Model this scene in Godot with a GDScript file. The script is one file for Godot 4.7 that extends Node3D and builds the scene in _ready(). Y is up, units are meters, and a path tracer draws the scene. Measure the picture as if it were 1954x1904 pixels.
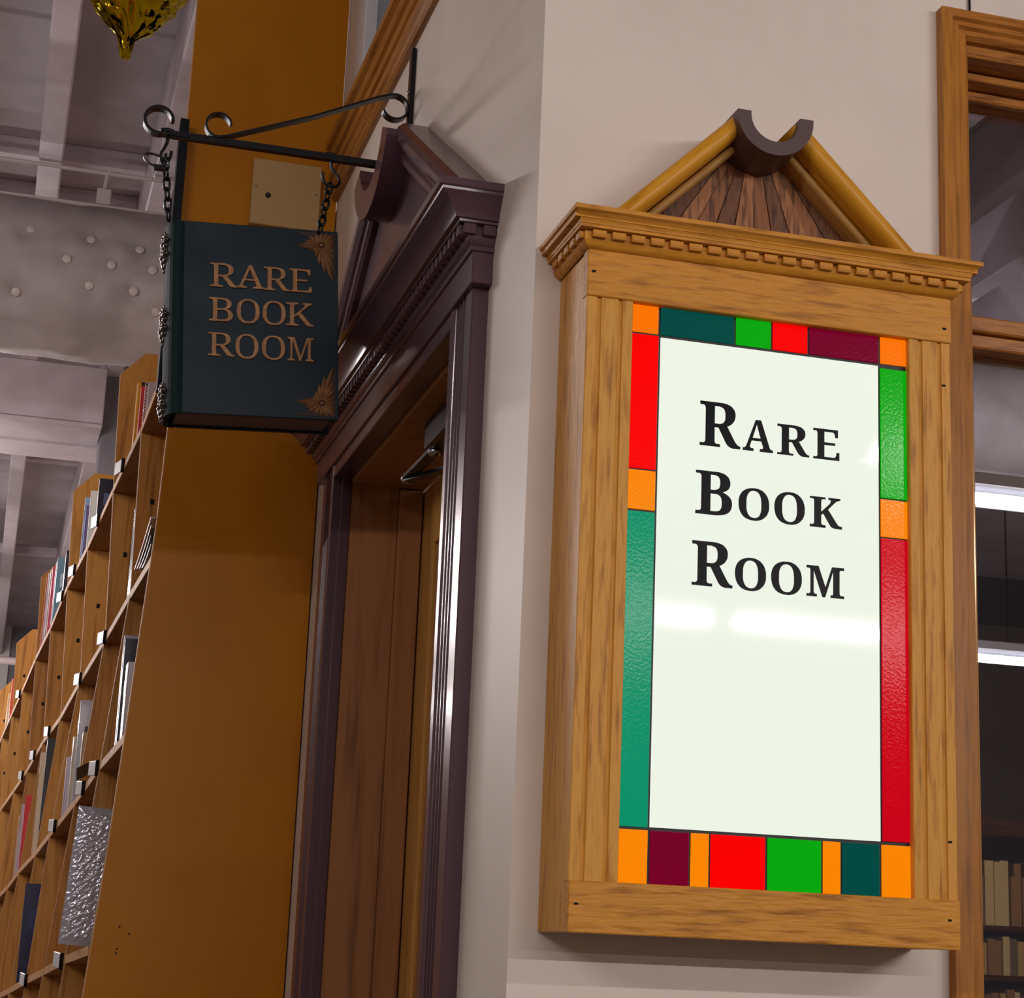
extends Node3D
# A corner of a large bookshop: a lit sign box on the wall, a hanging book-shaped sign over a doorway, tall bookcases beyond.
# World: x runs along the sign wall, -z runs along the doorway wall, the outside corner of the two walls is x = 0, z = 0.

var M := {}
var taken := {}

# ------------------------------------------------------------------ names and tags
func numbered(called: String) -> String:
	var n: int = taken.get(called, 0)
	taken[called] = n + 1
	return called if n == 0 else "%s_%03d" % [called, n]

func tag(o: Node3D, label: String, category: String, group := "", kind := "") -> Node3D:
	o.set_meta("label", label)
	o.set_meta("category", category)
	if group != "": o.set_meta("group", group)
	if kind != "": o.set_meta("kind", kind)
	return o

func thing(called: String, label: String, category: String, at := Vector3.ZERO, group := "", kind := "") -> Node3D:
	var o := Node3D.new()
	o.name = numbered(called)
	add_child(o)
	o.position = at
	return tag(o, label, category, group, kind)

func put(called: String, mesh: Mesh, m: Material, parent: Node3D, at := Vector3.ZERO) -> MeshInstance3D:
	var o := MeshInstance3D.new()
	o.mesh = mesh
	o.material_override = m
	if parent == self:
		o.name = numbered(called)
		add_child(o)
	else:
		o.name = called
		parent.add_child(o, true)
	o.position = at
	return o

# ------------------------------------------------------------------ shape helpers
func st_new() -> SurfaceTool:
	var st := SurfaceTool.new()
	st.begin(Mesh.PRIMITIVE_TRIANGLES)
	st.set_smooth_group(-1)
	return st

func done(st: SurfaceTool) -> ArrayMesh:
	st.generate_normals()
	return st.commit()

func tri(st: SurfaceTool, a: Vector3, b: Vector3, c: Vector3, out: Vector3) -> void:
	if (a - c).cross(a - b).dot(out) < 0.0:
		var t := b
		b = c
		c = t
	st.add_vertex(a)
	st.add_vertex(b)
	st.add_vertex(c)

func quad(st: SurfaceTool, a: Vector3, b: Vector3, c: Vector3, d: Vector3, out: Vector3) -> void:
	tri(st, a, b, c, out)
	tri(st, a, c, d, out)

# a box between two corners with chamfered edges
func bx(st: SurfaceTool, a: Vector3, b: Vector3, c := 0.0015) -> void:
	var lo := Vector3(minf(a.x, b.x), minf(a.y, b.y), minf(a.z, b.z))
	var hi := Vector3(maxf(a.x, b.x), maxf(a.y, b.y), maxf(a.z, b.z))
	var mid := (lo + hi) / 2.0
	var h := (hi - lo) / 2.0
	c = minf(c, minf(h.x, minf(h.y, h.z)) * 0.45)
	st.set_smooth_group(-1)
	if c <= 0.0:
		c = 0.0
	var ax := [Vector3(1, 0, 0), Vector3(0, 1, 0), Vector3(0, 0, 1)]
	for i in 3:
		var u: Vector3 = ax[(i + 1) % 3]
		var v: Vector3 = ax[(i + 2) % 3]
		for s in [-1.0, 1.0]:
			var n: Vector3 = ax[i] * s
			var o: Vector3 = mid + ax[i] * (s * h[i])
			var hu: Vector3 = u * (h[(i + 1) % 3] - c)
			var hv: Vector3 = v * (h[(i + 2) % 3] - c)
			quad(st, o - hu - hv, o + hu - hv, o + hu + hv, o - hu + hv, n)
	if c == 0.0: return
	for i in 3:
		var j := (i + 1) % 3
		var k := (i + 2) % 3
		for sj in [-1.0, 1.0]:
			for sk in [-1.0, 1.0]:
				var pa := Vector3.ZERO
				pa[j] = sj * h[j]
				pa[k] = sk * (h[k] - c)
				var pb := Vector3.ZERO
				pb[j] = sj * (h[j] - c)
				pb[k] = sk * h[k]
				var e := Vector3.ZERO
				e[i] = h[i] - c
				var n := Vector3.ZERO
				n[j] = sj
				n[k] = sk
				quad(st, mid + pa - e, mid + pa + e, mid + pb + e, mid + pb - e, n)
	for sx in [-1.0, 1.0]:
		for sy in [-1.0, 1.0]:
			for sz in [-1.0, 1.0]:
				var s := Vector3(sx, sy, sz)
				tri(st, mid + s * Vector3(h.x, h.y - c, h.z - c), mid + s * Vector3(h.x - c, h.y, h.z - c), mid + s * Vector3(h.x - c, h.y - c, h.z), s)

func box_mesh(a: Vector3, b: Vector3, c := 0.0015) -> ArrayMesh:
	var st := st_new()
	bx(st, a, b, c)
	return done(st)

# a 2D outline pushed from d0 to d1 along the axis w; the outline lies along u and v
func prism(st: SurfaceTool, pts: PackedVector2Array, o: Vector3, u: Vector3, v: Vector3, w: Vector3, d0: float, d1: float, smooth := false) -> void:
	var p := pts.duplicate()
	if Geometry2D.is_polygon_clockwise(p): p.reverse()
	var ids := Geometry2D.triangulate_polygon(p)
	st.set_smooth_group(-1)
	for d in [d0, d1]:
		var n := w * (1.0 if d == maxf(d0, d1) else -1.0)
		for i in range(0, ids.size(), 3):
			var q: Array[Vector3] = []
			for j in 3:
				var a := p[ids[i + j]]
				q.append(o + u * a.x + v * a.y + w * d)
			tri(st, q[0], q[1], q[2], n)
	for i in p.size():
		var a := p[i]
		var b := p[(i + 1) % p.size()]
		var e := b - a
		if e.length() < 1e-7: continue
		if smooth: st.set_smooth_group(3)
		quad(st, o + u * a.x + v * a.y + w * d0, o + u * b.x + v * b.y + w * d0, o + u * b.x + v * b.y + w * d1, o + u * a.x + v * a.y + w * d1, u * e.y - v * e.x)
	st.set_smooth_group(-1)

# rings of equal length joined into a skin; "centre" of each ring tells inside from outside
func skin(st: SurfaceTool, rings: Array, closed := true, caps := true, smooth := true) -> void:
	st.set_smooth_group(1 if smooth else -1)
	for i in rings.size() - 1:
		var a: PackedVector3Array = rings[i]
		var b: PackedVector3Array = rings[i + 1]
		var ca := Vector3.ZERO
		for q in a: ca += q
		ca /= a.size()
		var cb := Vector3.ZERO
		for q in b: cb += q
		cb /= b.size()
		var n := a.size()
		for j in (n if closed else n - 1):
			var k := (j + 1) % n
			var out := (a[j] + a[k]) / 2.0 - ca + (b[j] + b[k]) / 2.0 - cb
			quad(st, a[j], a[k], b[k], b[j], out)
	if caps:
		st.set_smooth_group(-1)
		for e in [0, rings.size() - 1]:
			var a: PackedVector3Array = rings[e]
			var other: PackedVector3Array = rings[1 if e == 0 else rings.size() - 2]
			var c := Vector3.ZERO
			for q in a: c += q
			c /= a.size()
			var c2 := Vector3.ZERO
			for q in other: c2 += q
			c2 /= other.size()
			for j in a.size(): tri(st, c, a[j], a[(j + 1) % a.size()], c - c2)
	st.set_smooth_group(-1)

# a bar of elliptic or square section along a path
func tube(st: SurfaceTool, path: PackedVector3Array, ru: float, rv: float, side: Vector3, sides := 8, square := false, loop := false) -> void:
	var rings := []
	var n := path.size()
	for i in n:
		var t: Vector3
		if loop: t = path[(i + 1) % n] - path[(i + n - 1) % n]
		else: t = path[mini(i + 1, n - 1)] - path[maxi(i - 1, 0)]
		t = t.normalized()
		var u := (side - t * side.dot(t)).normalized()
		var v := t.cross(u)
		var ring := PackedVector3Array()
		if square:
			for c in [Vector2(-1, -1), Vector2(1, -1), Vector2(1, 1), Vector2(-1, 1)]: ring.append(path[i] + u * ru * c.x + v * rv * c.y)
		else:
			for k in sides:
				var a := TAU * k / sides
				ring.append(path[i] + u * ru * cos(a) + v * rv * sin(a))
		rings.append(ring)
	if loop: rings.append(rings[0])
	skin(st, rings, true, not loop, not square)

func lump(st: SurfaceTool, c: Vector3, r: Vector3, nu := 8, nv := 5) -> void:
	var rings := []
	for i in nv + 1:
		var t := PI * (0.02 + 0.96 * i / nv)
		var ring := PackedVector3Array()
		for k in nu:
			var a := TAU * k / nu
			ring.append(c + Vector3(r.x * sin(t) * cos(a), -r.y * cos(t), r.z * sin(t) * sin(a)))
		rings.append(ring)
	skin(st, rings)

# a moulding profile carried round corners; prof holds (offset, height) from the bottom up, place maps them to a point at each station
func sweep(st: SurfaceTool, prof: Array, stations: int, place: Callable, curved := []) -> void:
	for s in stations - 1:
		for i in prof.size() - 1:
			var a: Vector2 = prof[i]
			var b: Vector2 = prof[i + 1]
			st.set_smooth_group(10 + s if curved.has(i) else -1)
			var p: Vector3 = place.call(a, s)
			var q: Vector3 = place.call(b, s)
			var r: Vector3 = place.call(b, s + 1)
			var w: Vector3 = place.call(a, s + 1)
			var e := (b - a).normalized()
			var m := (a + b) / 2.0
			var o0: Vector3 = place.call(m, s)
			var o1: Vector3 = place.call(m + Vector2(e.y, -e.x) * 0.002, s)
			var o2: Vector3 = place.call(m, s + 1)
			var o3: Vector3 = place.call(m + Vector2(e.y, -e.x) * 0.002, s + 1)
			var along := (w - p).normalized()
			var out := (o1 - o0) + (o3 - o2)
			quad(st, p, q, r, w, out - along * out.dot(along))
	st.set_smooth_group(-1)

func arc(cx: float, cy: float, r: float, a0: float, a1: float, n: int) -> PackedVector2Array:
	var p := PackedVector2Array()
	for i in n + 1:
		var a := deg_to_rad(lerpf(a0, a1, float(i) / n))
		p.append(Vector2(cx + r * cos(a), cy + r * sin(a)))
	return p

# ------------------------------------------------------------------ materials
func plain(c: Color, rough := 0.6, metal := 0.0, spec := 0.5) -> StandardMaterial3D:
	var m := StandardMaterial3D.new()
	m.albedo_color = c
	m.roughness = rough
	m.metallic = metal
	m.metallic_specular = spec
	return m

func noise(seed_: int, freq: float, oct := 4, warp := 0.0) -> FastNoiseLite:
	var n := FastNoiseLite.new()
	n.seed = seed_
	n.noise_type = FastNoiseLite.TYPE_SIMPLEX_SMOOTH
	n.frequency = freq
	n.fractal_octaves = oct
	n.fractal_gain = 0.55
	if warp > 0.0:
		n.domain_warp_enabled = true
		n.domain_warp_amplitude = warp
		n.domain_warp_frequency = freq * 0.6
	return n

func ramp(cols: Array, offs: Array) -> Gradient:
	var g := Gradient.new()
	g.offsets = PackedFloat32Array(offs)
	g.colors = PackedColorArray(cols)
	return g

func noise_tex(n: FastNoiseLite, g: Gradient, size := 512) -> NoiseTexture2D:
	var t := NoiseTexture2D.new()
	t.width = size
	t.height = size
	t.seamless = true
	t.noise = n
	t.color_ramp = g
	return t

# wood whose grain runs along the given axis of the object it is on
func wood(dark: Color, light: Color, axis: int, seed_: int, across := 5.0, along := 0.55, rough := 0.4, relief := 0.0) -> StandardMaterial3D:
	var m := plain(Color.WHITE, rough)
	var mid := dark.lerp(light, 0.62)
	m.albedo_texture = noise_tex(noise(seed_, 0.016, 5, 10.0), ramp([dark.darkened(0.14), dark, mid, light, light.lerp(mid, 0.5), mid], [0.10, 0.24, 0.40, 0.56, 0.72, 0.9]))
	m.metallic_specular = 0.36
	m.uv1_triplanar = true
	var s := Vector3(across, across, across)
	s[axis] = along
	m.uv1_scale = s
	if relief > 0.0:
		m.heightmap_enabled = true
		m.heightmap_scale = relief
		m.heightmap_texture = noise_tex(noise(seed_ + 7, 0.03, 4), ramp([Color.BLACK, Color.WHITE], [0.3, 0.6]))
	return m

func mottled(a: Color, b: Color, seed_: int, scale: float, rough := 0.7, relief := 0.0) -> StandardMaterial3D:
	var m := plain(Color.WHITE, rough)
	m.albedo_texture = noise_tex(noise(seed_, 0.008, 5), ramp([a, b], [0.3, 0.7]), 256)
	m.uv1_triplanar = true
	m.uv1_world_triplanar = true
	m.uv1_scale = Vector3.ONE * scale
	if relief > 0.0:
		m.heightmap_enabled = true
		m.heightmap_scale = relief
		m.heightmap_texture = noise_tex(noise(seed_ + 3, 0.02, 4), ramp([Color.BLACK, Color.WHITE], [0.25, 0.75]), 256)
	return m

func glow(c: Color, energy: float, rough := 0.15) -> StandardMaterial3D:
	var m := plain(c.darkened(0.93), rough)
	m.emission_enabled = true
	m.emission = c
	m.emission_energy_multiplier = energy
	return m

func make_materials() -> void:
	var hammered := noise_tex(noise(5, 0.05, 2), ramp([Color.BLACK, Color.WHITE], [0.3, 0.7]), 256)
	M.wall = mottled(Color(0.86, 0.815, 0.765), Color(0.885, 0.84, 0.79), 11, 0.7, 0.5, 0.03)
	M.ceiling = mottled(Color(0.70, 0.655, 0.665), Color(0.76, 0.715, 0.73), 12, 0.8, 0.6)
	M.joist = mottled(Color(0.80, 0.75, 0.775), Color(0.85, 0.80, 0.83), 13, 1.2, 0.45)
	M.grey_wall = mottled(Color(0.50, 0.49, 0.52), Color(0.55, 0.54, 0.57), 14, 0.6)
	M.rear_wall = plain(Color(0.30, 0.30, 0.32), 0.7)
	M.floor = mottled(Color(0.34, 0.31, 0.29), Color(0.42, 0.39, 0.36), 15, 0.5, 0.4)
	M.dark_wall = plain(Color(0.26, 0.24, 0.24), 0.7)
	M.oak_x = wood(Color(0.71, 0.465, 0.13), Color(0.83, 0.575, 0.19), 0, 21, 8.0, 0.9, 0.42, 0.03)
	M.oak_y = wood(Color(0.72, 0.485, 0.16), Color(0.85, 0.62, 0.25), 1, 22, 8.0, 0.8, 0.42, 0.03)
	M.oak_gold = wood(Color(0.76, 0.52, 0.12), Color(0.85, 0.61, 0.18), 0, 23, 6.0, 0.6, 0.36)
	M.oak_bead = wood(Color(0.62, 0.46, 0.22), Color(0.74, 0.57, 0.31), 0, 24, 6.0, 0.6, 0.4)
	M.walnut = []
	for i in 3:
		M.walnut.append(wood([Color(0.30, 0.19, 0.12), Color(0.38, 0.24, 0.14), Color(0.46, 0.30, 0.18)][i], [Color(0.46, 0.30, 0.20), Color(0.58, 0.38, 0.23), Color(0.66, 0.45, 0.28)][i], 1, 31 + i, 9.0, 1.1, 0.42, 0.04))
	M.saddle = plain(Color(0.32, 0.235, 0.225), 0.4)
	M.trim_y = wood(Color(0.60, 0.385, 0.12), Color(0.72, 0.48, 0.17), 1, 41, 8.0, 0.5, 0.35)
	M.trim_x = wood(Color(0.48, 0.29, 0.12), Color(0.70, 0.46, 0.20), 0, 42, 10.0, 0.8, 0.35)
	M.trim_z = wood(Color(0.56, 0.36, 0.14), Color(0.70, 0.47, 0.21), 2, 43, 8.0, 0.4, 0.3)
	M.purple = plain(Color(0.335, 0.225, 0.26), 0.25)
	M.purple.clearcoat_enabled = true
	M.purple.clearcoat = 0.2
	M.purple.clearcoat_roughness = 0.12
	M.jamb = wood(Color(0.60, 0.40, 0.235), Color(0.67, 0.455, 0.27), 1, 44, 3.0, 0.18, 0.45)
	M.leaf = wood(Color(0.72, 0.52, 0.25), Color(0.80, 0.59, 0.30), 1, 45, 4.0, 0.25, 0.4)
	M.orange = mottled(Color(0.69, 0.43, 0.0), Color(0.72, 0.455, 0.01), 46, 0.8, 0.42)
	M.orange.metallic_specular = 0.32
	M.case_y = wood(Color(0.68, 0.455, 0.19), Color(0.79, 0.56, 0.27), 1, 47, 4.0, 0.25, 0.38)
	M.case_z = wood(Color(0.52, 0.35, 0.21), Color(0.62, 0.44, 0.28), 2, 48, 4.0, 0.25, 0.45)
	M.edge = wood(Color(0.70, 0.51, 0.34), Color(0.80, 0.62, 0.44), 1, 49, 6.0, 0.4, 0.6)
	M.edge.metallic_specular = 0.2
	M.iron = plain(Color(0.05, 0.05, 0.065), 0.3, 0.0, 0.4)
	M.navy = plain(Color(0.035, 0.055, 0.09), 0.45, 0.0, 0.3)
	M.green_cover = mottled(Color(0.125, 0.175, 0.205), Color(0.15, 0.205, 0.235), 51, 3.0, 0.42)
	M.green_cover.metallic_specular = 0.28
	M.green_spine = plain(Color(0.115, 0.185, 0.185), 0.55, 0.0, 0.12)
	M.pages = plain(Color(0.46, 0.37, 0.35), 0.7)
	M.ornament_ground = plain(Color(0.17, 0.115, 0.08), 0.6)
	M.gold_letter = mottled(Color(0.60, 0.41, 0.22), Color(0.68, 0.49, 0.28), 52, 20.0, 0.45)
	M.antique = mottled(Color(0.48, 0.335, 0.21), Color(0.60, 0.44, 0.29), 53, 25.0, 0.4)
	M.silver = plain(Color(0.40, 0.36, 0.34), 0.22, 0.8)
	M.plate = plain(Color(0.72, 0.58, 0.37), 0.5)
	M.screw = plain(Color(0.10, 0.09, 0.09), 0.4, 0.3)
	M.chrome = plain(Color(0.7, 0.7, 0.7), 0.12, 1.0)
	M.duct = mottled(Color(0.60, 0.565, 0.565), Color(0.68, 0.64, 0.64), 54, 0.9, 0.6)
	M.pipe = plain(Color(0.78, 0.73, 0.72), 0.4)
	M.foil = plain(Color(0.74, 0.64, 0.05), 0.12, 1.0)
	M.hole = plain(Color(0.03, 0.025, 0.02), 0.9)
	M.white = plain(Color(0.86, 0.85, 0.84), 0.4)
	M.tube = glow(Color(0.97, 0.96, 1.0), 5.0)
	M.black_vinyl = plain(Color(0.055, 0.06, 0.085), 0.3, 0.0, 0.2)
	M.came = plain(Color(0.05, 0.045, 0.05), 0.5)
	M.lit = glow(Color(0.93, 0.955, 0.895), 1.05, 0.03)
	for k in {"orange": Color(1.0, 0.46, 0.0), "amber": Color(1.0, 0.53, 0.0), "red": Color(1.0, 0.0, 0.0), "ruby": Color(0.80, 0.0, 0.09), "green": Color(0.02, 0.66, 0.05), "emerald": Color(0.02, 0.57, 0.41), "teal": Color(0.0, 0.29, 0.26), "plum": Color(0.46, 0.0, 0.15)}.keys():
		var c: Color = {"orange": Color(1.0, 0.46, 0.0), "amber": Color(1.0, 0.53, 0.0), "red": Color(1.0, 0.0, 0.0), "ruby": Color(0.80, 0.0, 0.09), "green": Color(0.02, 0.66, 0.05), "emerald": Color(0.02, 0.57, 0.41), "teal": Color(0.0, 0.29, 0.26), "plum": Color(0.46, 0.0, 0.15)}[k]
		var m := glow(c, 1.0, 0.12)
		m.metallic_specular = 0.24
		m.heightmap_enabled = true
		m.heightmap_scale = 0.004
		m.heightmap_texture = hammered
		m.uv1_triplanar = true
		m.uv1_scale = Vector3.ONE * 12.0
		M["glass_" + k] = m
	M.window = plain(Color.WHITE, 0.0, 1.0)
	var half := Image.create(4, 4, false, Image.FORMAT_RGBA8)
	half.fill(Color(0.93, 0.95, 1.0, 0.27))
	M.window.albedo_texture = ImageTexture.create_from_image(half)
	M.window.transparency = BaseMaterial3D.TRANSPARENCY_ALPHA
	M.dark_glass = plain(Color(0.03, 0.03, 0.03), 0.06)
	M.film = plain(Color(0.72, 0.72, 0.75), 0.2)
	M.film.clearcoat_enabled = true
	M.film.clearcoat_roughness = 0.08
	M.blind = wood(Color(0.40, 0.44, 0.48), Color(0.52, 0.55, 0.59), 1, 56, 14.0, 0.3, 0.6)
	M.tag = plain(Color(0.90, 0.90, 0.90), 0.3)

# ------------------------------------------------------------------ the build
func _ready() -> void:
	# camera
	var cam := Camera3D.new()
	cam.name = "camera"
	cam.fov = 29.297
	cam.near = 0.05
	cam.far = 80.0
	add_child(cam)
	cam.basis = Basis.from_euler(Vector3(0.24048499, -0.26214163, 0.04151429), EULER_ORDER_YXZ)
	cam.position = Vector3(-0.73245, 1.6, 2.65066)
	cam.current = true
	# surroundings: a closed shop, no daylight
	var we := WorldEnvironment.new()
	we.name = "environment"
	var env := Environment.new()
	env.background_mode = Environment.BG_COLOR
	env.background_color = Color.BLACK
	env.tonemap_mode = Environment.TONE_MAPPER_LINEAR
	env.tonemap_exposure = 0.96
	env.sdfgi_enabled = true
	env.ssao_enabled = true
	env.ssil_enabled = true
	we.environment = env
	add_child(we)
	make_materials()
	build_lamps()
	build_shell()
	build_window_front()
	build_ceiling()
	build_doorway()
	build_upper_trim()
	build_light_box()
	build_bookcases()
	build_shelf_contents()
	build_hanging_sign()
	build_background()
	build_back_room()

# fluorescent strips hung over the aisles; each carries its own area light
func build_lamps() -> void:
	var rows := [[2.42, 4.2, 5.0, "nearer of the two rows mirrored in the window"], [-1.63, 7.8, 5.8, "farther row, end nearest the bookcase aisle"], [0.84, 7.8, 5.0, "farther row, mirrored left of the small gap"], [3.31, 7.8, 5.0, "farther row, mirrored right of the small gap"], [0.84, 11.4, 5.4, "last row by the dark rear wall"],
		[-4.6, 4.2, 6.4, "alone at the far side of the viewer's aisle"], [-3.65, -2.9, 2.9, "over the aisle beside the second bookcase"], [-3.45, -6.3, 2.9, "over the aisle just past the padded duct"], [-3.45, -8.2, 3.6, "over the aisle in front of the white girder"], [-3.5, -12.0, 4.6, "over the aisle behind the white girder"], [-3.5, -15.2, 4.6, "over the aisle nearest the grey far wall"]]
	var y := 3.6
	var st := st_new()
	bx(st, Vector3(0, 0.04, -0.09), Vector3(2.39, 0.10, 0.09), 0.008)
	bx(st, Vector3(0, -0.02, -0.07), Vector3(0.03, 0.04, 0.07), 0.004)
	bx(st, Vector3(2.36, -0.02, -0.07), Vector3(2.39, 0.04, 0.07), 0.004)
	var housing := done(st)
	st = st_new()
	tube(st, PackedVector3Array([Vector3(0.03, 0, 0), Vector3(2.36, 0, 0)]), 0.019, 0.019, Vector3.UP, 10)
	var lamp_tube := done(st)
	st = st_new()
	tube(st, PackedVector3Array([Vector3(0, 0.10, 0), Vector3(0, 1.41, 0)]), 0.006, 0.006, Vector3.RIGHT, 6)
	var rod := done(st)
	for r in rows:
		var o := thing("fluorescent_fixture", "twin tube fluorescent strip lamp, " + r[3], "ceiling lamp", Vector3(r[0], y, r[1]), "fluorescent strip lamps in rows over the aisles")
		put("housing", housing, M.white, o)
		put("lamp_tube", lamp_tube, M.tube, o, Vector3(0, 0, -0.04))
		put("lamp_tube", lamp_tube, M.tube, o, Vector3(0, 0, 0.04))
		put("hanger_rod", rod, M.iron, o, Vector3(0.3, 0, 0))
		put("hanger_rod", rod, M.iron, o, Vector3(2.09, 0, 0))
		for side in [-1.0, 1.0]:
			# bare tubes shine to both sides, down and a little up
			var l := AreaLight3D.new()
			l.name = "lamp_light"
			l.area_size = Vector2(2.3, 0.05)
			l.light_color = Color(1.0, 0.955, 0.945)
			l.light_energy = r[2]
			l.shadow_enabled = true
			l.set("area_range", 30.0)
			o.add_child(l, true)
			l.position = Vector3(1.195, -0.012, side * 0.068)
			l.rotation = Vector3(0, 0.0 if side < 0 else PI, 0)
			l.rotate_object_local(Vector3.RIGHT, deg_to_rad(-14.0))

func shell_box(called: String, label: String, cat: String, m: Material, boxes: Array) -> MeshInstance3D:
	var st := st_new()
	for b in boxes: bx(st, b[0], b[1], 0.0)
	var o := put(called, done(st), m, self)
	tag(o, label, cat, "", "structure")
	return o

func build_shell() -> void:
	shell_box("floor", "dark grey shop floor under the bookcases", "floor", M.floor, [[Vector3(-8.2, -0.2, -21.2), Vector3(9.2, 0, 13.2)]])
	# the sign wall, with an opening for the window
	shell_box("wall_front", "cream painted wall that carries the lit sign box", "wall", M.wall, [
		[Vector3(0, 0, -0.16), Vector3(0.735, 5.0, 0)], [Vector3(0.735, 3.160, -0.16), Vector3(2.6, 5.0, 0)], [Vector3(0.735, 0, -0.16), Vector3(2.6, 0.85, 0)], [Vector3(2.6, 0, -0.16), Vector3(9.0, 5.0, 0)]])
	# the doorway wall, with the doorway and an upper window opening
	shell_box("wall_side", "cream painted wall around the purple doorway", "wall", M.wall, [
		[Vector3(0, 0, -0.438), Vector3(0.26, 5.0, -0.16)], [Vector3(0, 2.697, -1.580), Vector3(0.26, 3.6, -0.438)], [Vector3(0, 4.5, -1.580), Vector3(0.26, 5.0, -0.438)],
		[Vector3(0, 0, -1.82), Vector3(0.26, 3.6, -1.580)], [Vector3(0, 4.5, -1.82), Vector3(0.26, 5.0, -1.580)], [Vector3(0, 0, -21.0), Vector3(0.26, 5.0, -1.82)]])
	shell_box("wall_back", "grey far wall at the end of the shop", "wall", M.grey_wall, [[Vector3(-8.2, 0, -21.2), Vector3(9.2, 5.5, -21.0)]])
	shell_box("wall_left", "plain pale shop wall beyond the aisle", "wall", M.wall, [[Vector3(-8.2, 0, -21.0), Vector3(-8.0, 5.5, 13.0)]])
	shell_box("wall_right", "plain pale shop wall past the window", "wall", M.wall, [[Vector3(9.0, 0, -21.0), Vector3(9.2, 5.5, 13.0)]])
	shell_box("wall_rear", "dark grey shop wall behind the viewer", "wall", M.rear_wall, [[Vector3(-8.2, 0, 13.0), Vector3(9.2, 5.5, 13.2)]])

func build_ceiling() -> void:
	var c := shell_box("ceiling", "white painted ceiling deck over deep white joists", "ceiling", M.ceiling, [[Vector3(-8.2, 5.36, -21.2), Vector3(9.2, 5.56, 13.2)]])
	var joist := box_mesh(Vector3(-0.0535, 5.0, -21.0), Vector3(0.0535, 5.36, 13.0), 0.008)
	for k in range(-8, 14): put("joist", joist, M.joist, c, Vector3(-0.7235 + 0.508 * k, 0, 0))
	var block := box_mesh(Vector3(-0.2005, 5.27, -0.04), Vector3(0.2005, 5.36, 0.04), 0.004)
	for k in range(-3, 2):
		for z in [-6.2, -6.75, -12.2, -16.0]: put("blocking", block, M.joist, c, Vector3(-0.4695 + 0.508 * k, 0, z))

# ------------------------------------------------------------------ window beside the sign
func build_window_front() -> void:
	var w := thing("window_1", "tall interior window in a stained wood frame beside the lit sign box", "window", Vector3.ZERO, "", "structure")
	var x0 := 0.684
	var x1 := 2.65
	var y0 := 0.80
	var y1 := 3.195
	var prof := [Vector2(0.0, 0.0), Vector2(0.0, 0.022), Vector2(0.017, 0.026), Vector2(0.021, 0.019), Vector2(0.030, 0.021), Vector2(0.034, 0.015), Vector2(0.044, 0.018), Vector2(0.050, 0.010), Vector2(0.052, -0.03)]
	var names := ["side_casing", "head_casing", "side_casing", "sill_casing"]
	for s in 4:
		var st := st_new()
		var place := func(p: Vector2, i: int) -> Vector3:
			var k := (s + i) % 4
			var px: float = [x0 + p.x, x0 + p.x, x1 - p.x, x1 - p.x][k]
			var py: float = [y0 + p.x, y1 - p.x, y1 - p.x, y0 + p.x][k]
			return Vector3(px, py, p.y)
		for i in prof.size() - 1:
			var a: Vector3 = place.call(prof[i], 0)
			var b: Vector3 = place.call(prof[i + 1], 0)
			var c: Vector3 = place.call(prof[i + 1], 1)
			var d: Vector3 = place.call(prof[i], 1)
			var o := Vector3(0, 0, 1.0)
			if i == 0 or i == prof.size() - 2:
				o = (Vector3((x0 + x1) / 2, (y0 + y1) / 2, 0) - (a + d) / 2.0) * (-1.0 if i == 0 else 1.0)
				o = (a - d).cross(Vector3.BACK) * signf((a - d).cross(Vector3.BACK).dot(o))
			quad(st, a, b, c, d, o)
		put(names[s], done(st), M.trim_x if s % 2 else M.trim_y, w)
	# the reveal behind the casing: jamb boards, a stepped head and the crossbar between the two panes
	put("jamb_board", box_mesh(Vector3(0.70, 0.85, -0.16), Vector3(0.745, 3.13, -0.005)), M.trim_y, w)
	put("jamb_board", box_mesh(Vector3(2.59, 0.85, -0.16), Vector3(2.64, 3.13, -0.005)), M.trim_y, w)
	var st := st_new()
	bx(st, Vector3(0.735, 3.124, -0.16), Vector3(2.60, 3.160, -0.002), 0.002)
	bx(st, Vector3(0.745, 3.108, -0.16), Vector3(2.59, 3.122, -0.05), 0.002)
	bx(st, Vector3(0.745, 3.090, -0.16), Vector3(2.59, 3.108, -0.085), 0.003)
	put("head_board", done(st), M.trim_x, w)
	st = st_new()
	bx(st, Vector3(0.745, 2.655, -0.13), Vector3(2.59, 2.682, -0.05), 0.003)
	bx(st, Vector3(0.745, 2.630, -0.125), Vector3(2.59, 2.655, -0.062), 0.003)
	put("crossbar", done(st), M.trim_x, w)
	put("sill_board", box_mesh(Vector3(0.745, 0.84, -0.16), Vector3(2.59, 0.88, -0.004)), M.trim_x, w)
	put("glass_pane", box_mesh(Vector3(0.745, 2.682, -0.104), Vector3(2.59, 3.090, -0.100), 0.0), M.window, w)
	put("glass_pane", box_mesh(Vector3(0.745, 0.88, -0.104), Vector3(2.59, 2.630, -0.100), 0.0), M.window, w)
	st = st_new()
	tube(st, PackedVector3Array([Vector3(0.745, 3.205, 0.004), Vector3(0.745, 3.235, 0.004), Vector3(0.7448, 3.33, 0.003)]), 0.0022, 0.0022, Vector3.RIGHT, 6)
	var cab := put("cable", done(st), M.iron, self)
	tag(cab, "thin black cable running up the wall from the window frame", "cable")

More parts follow.
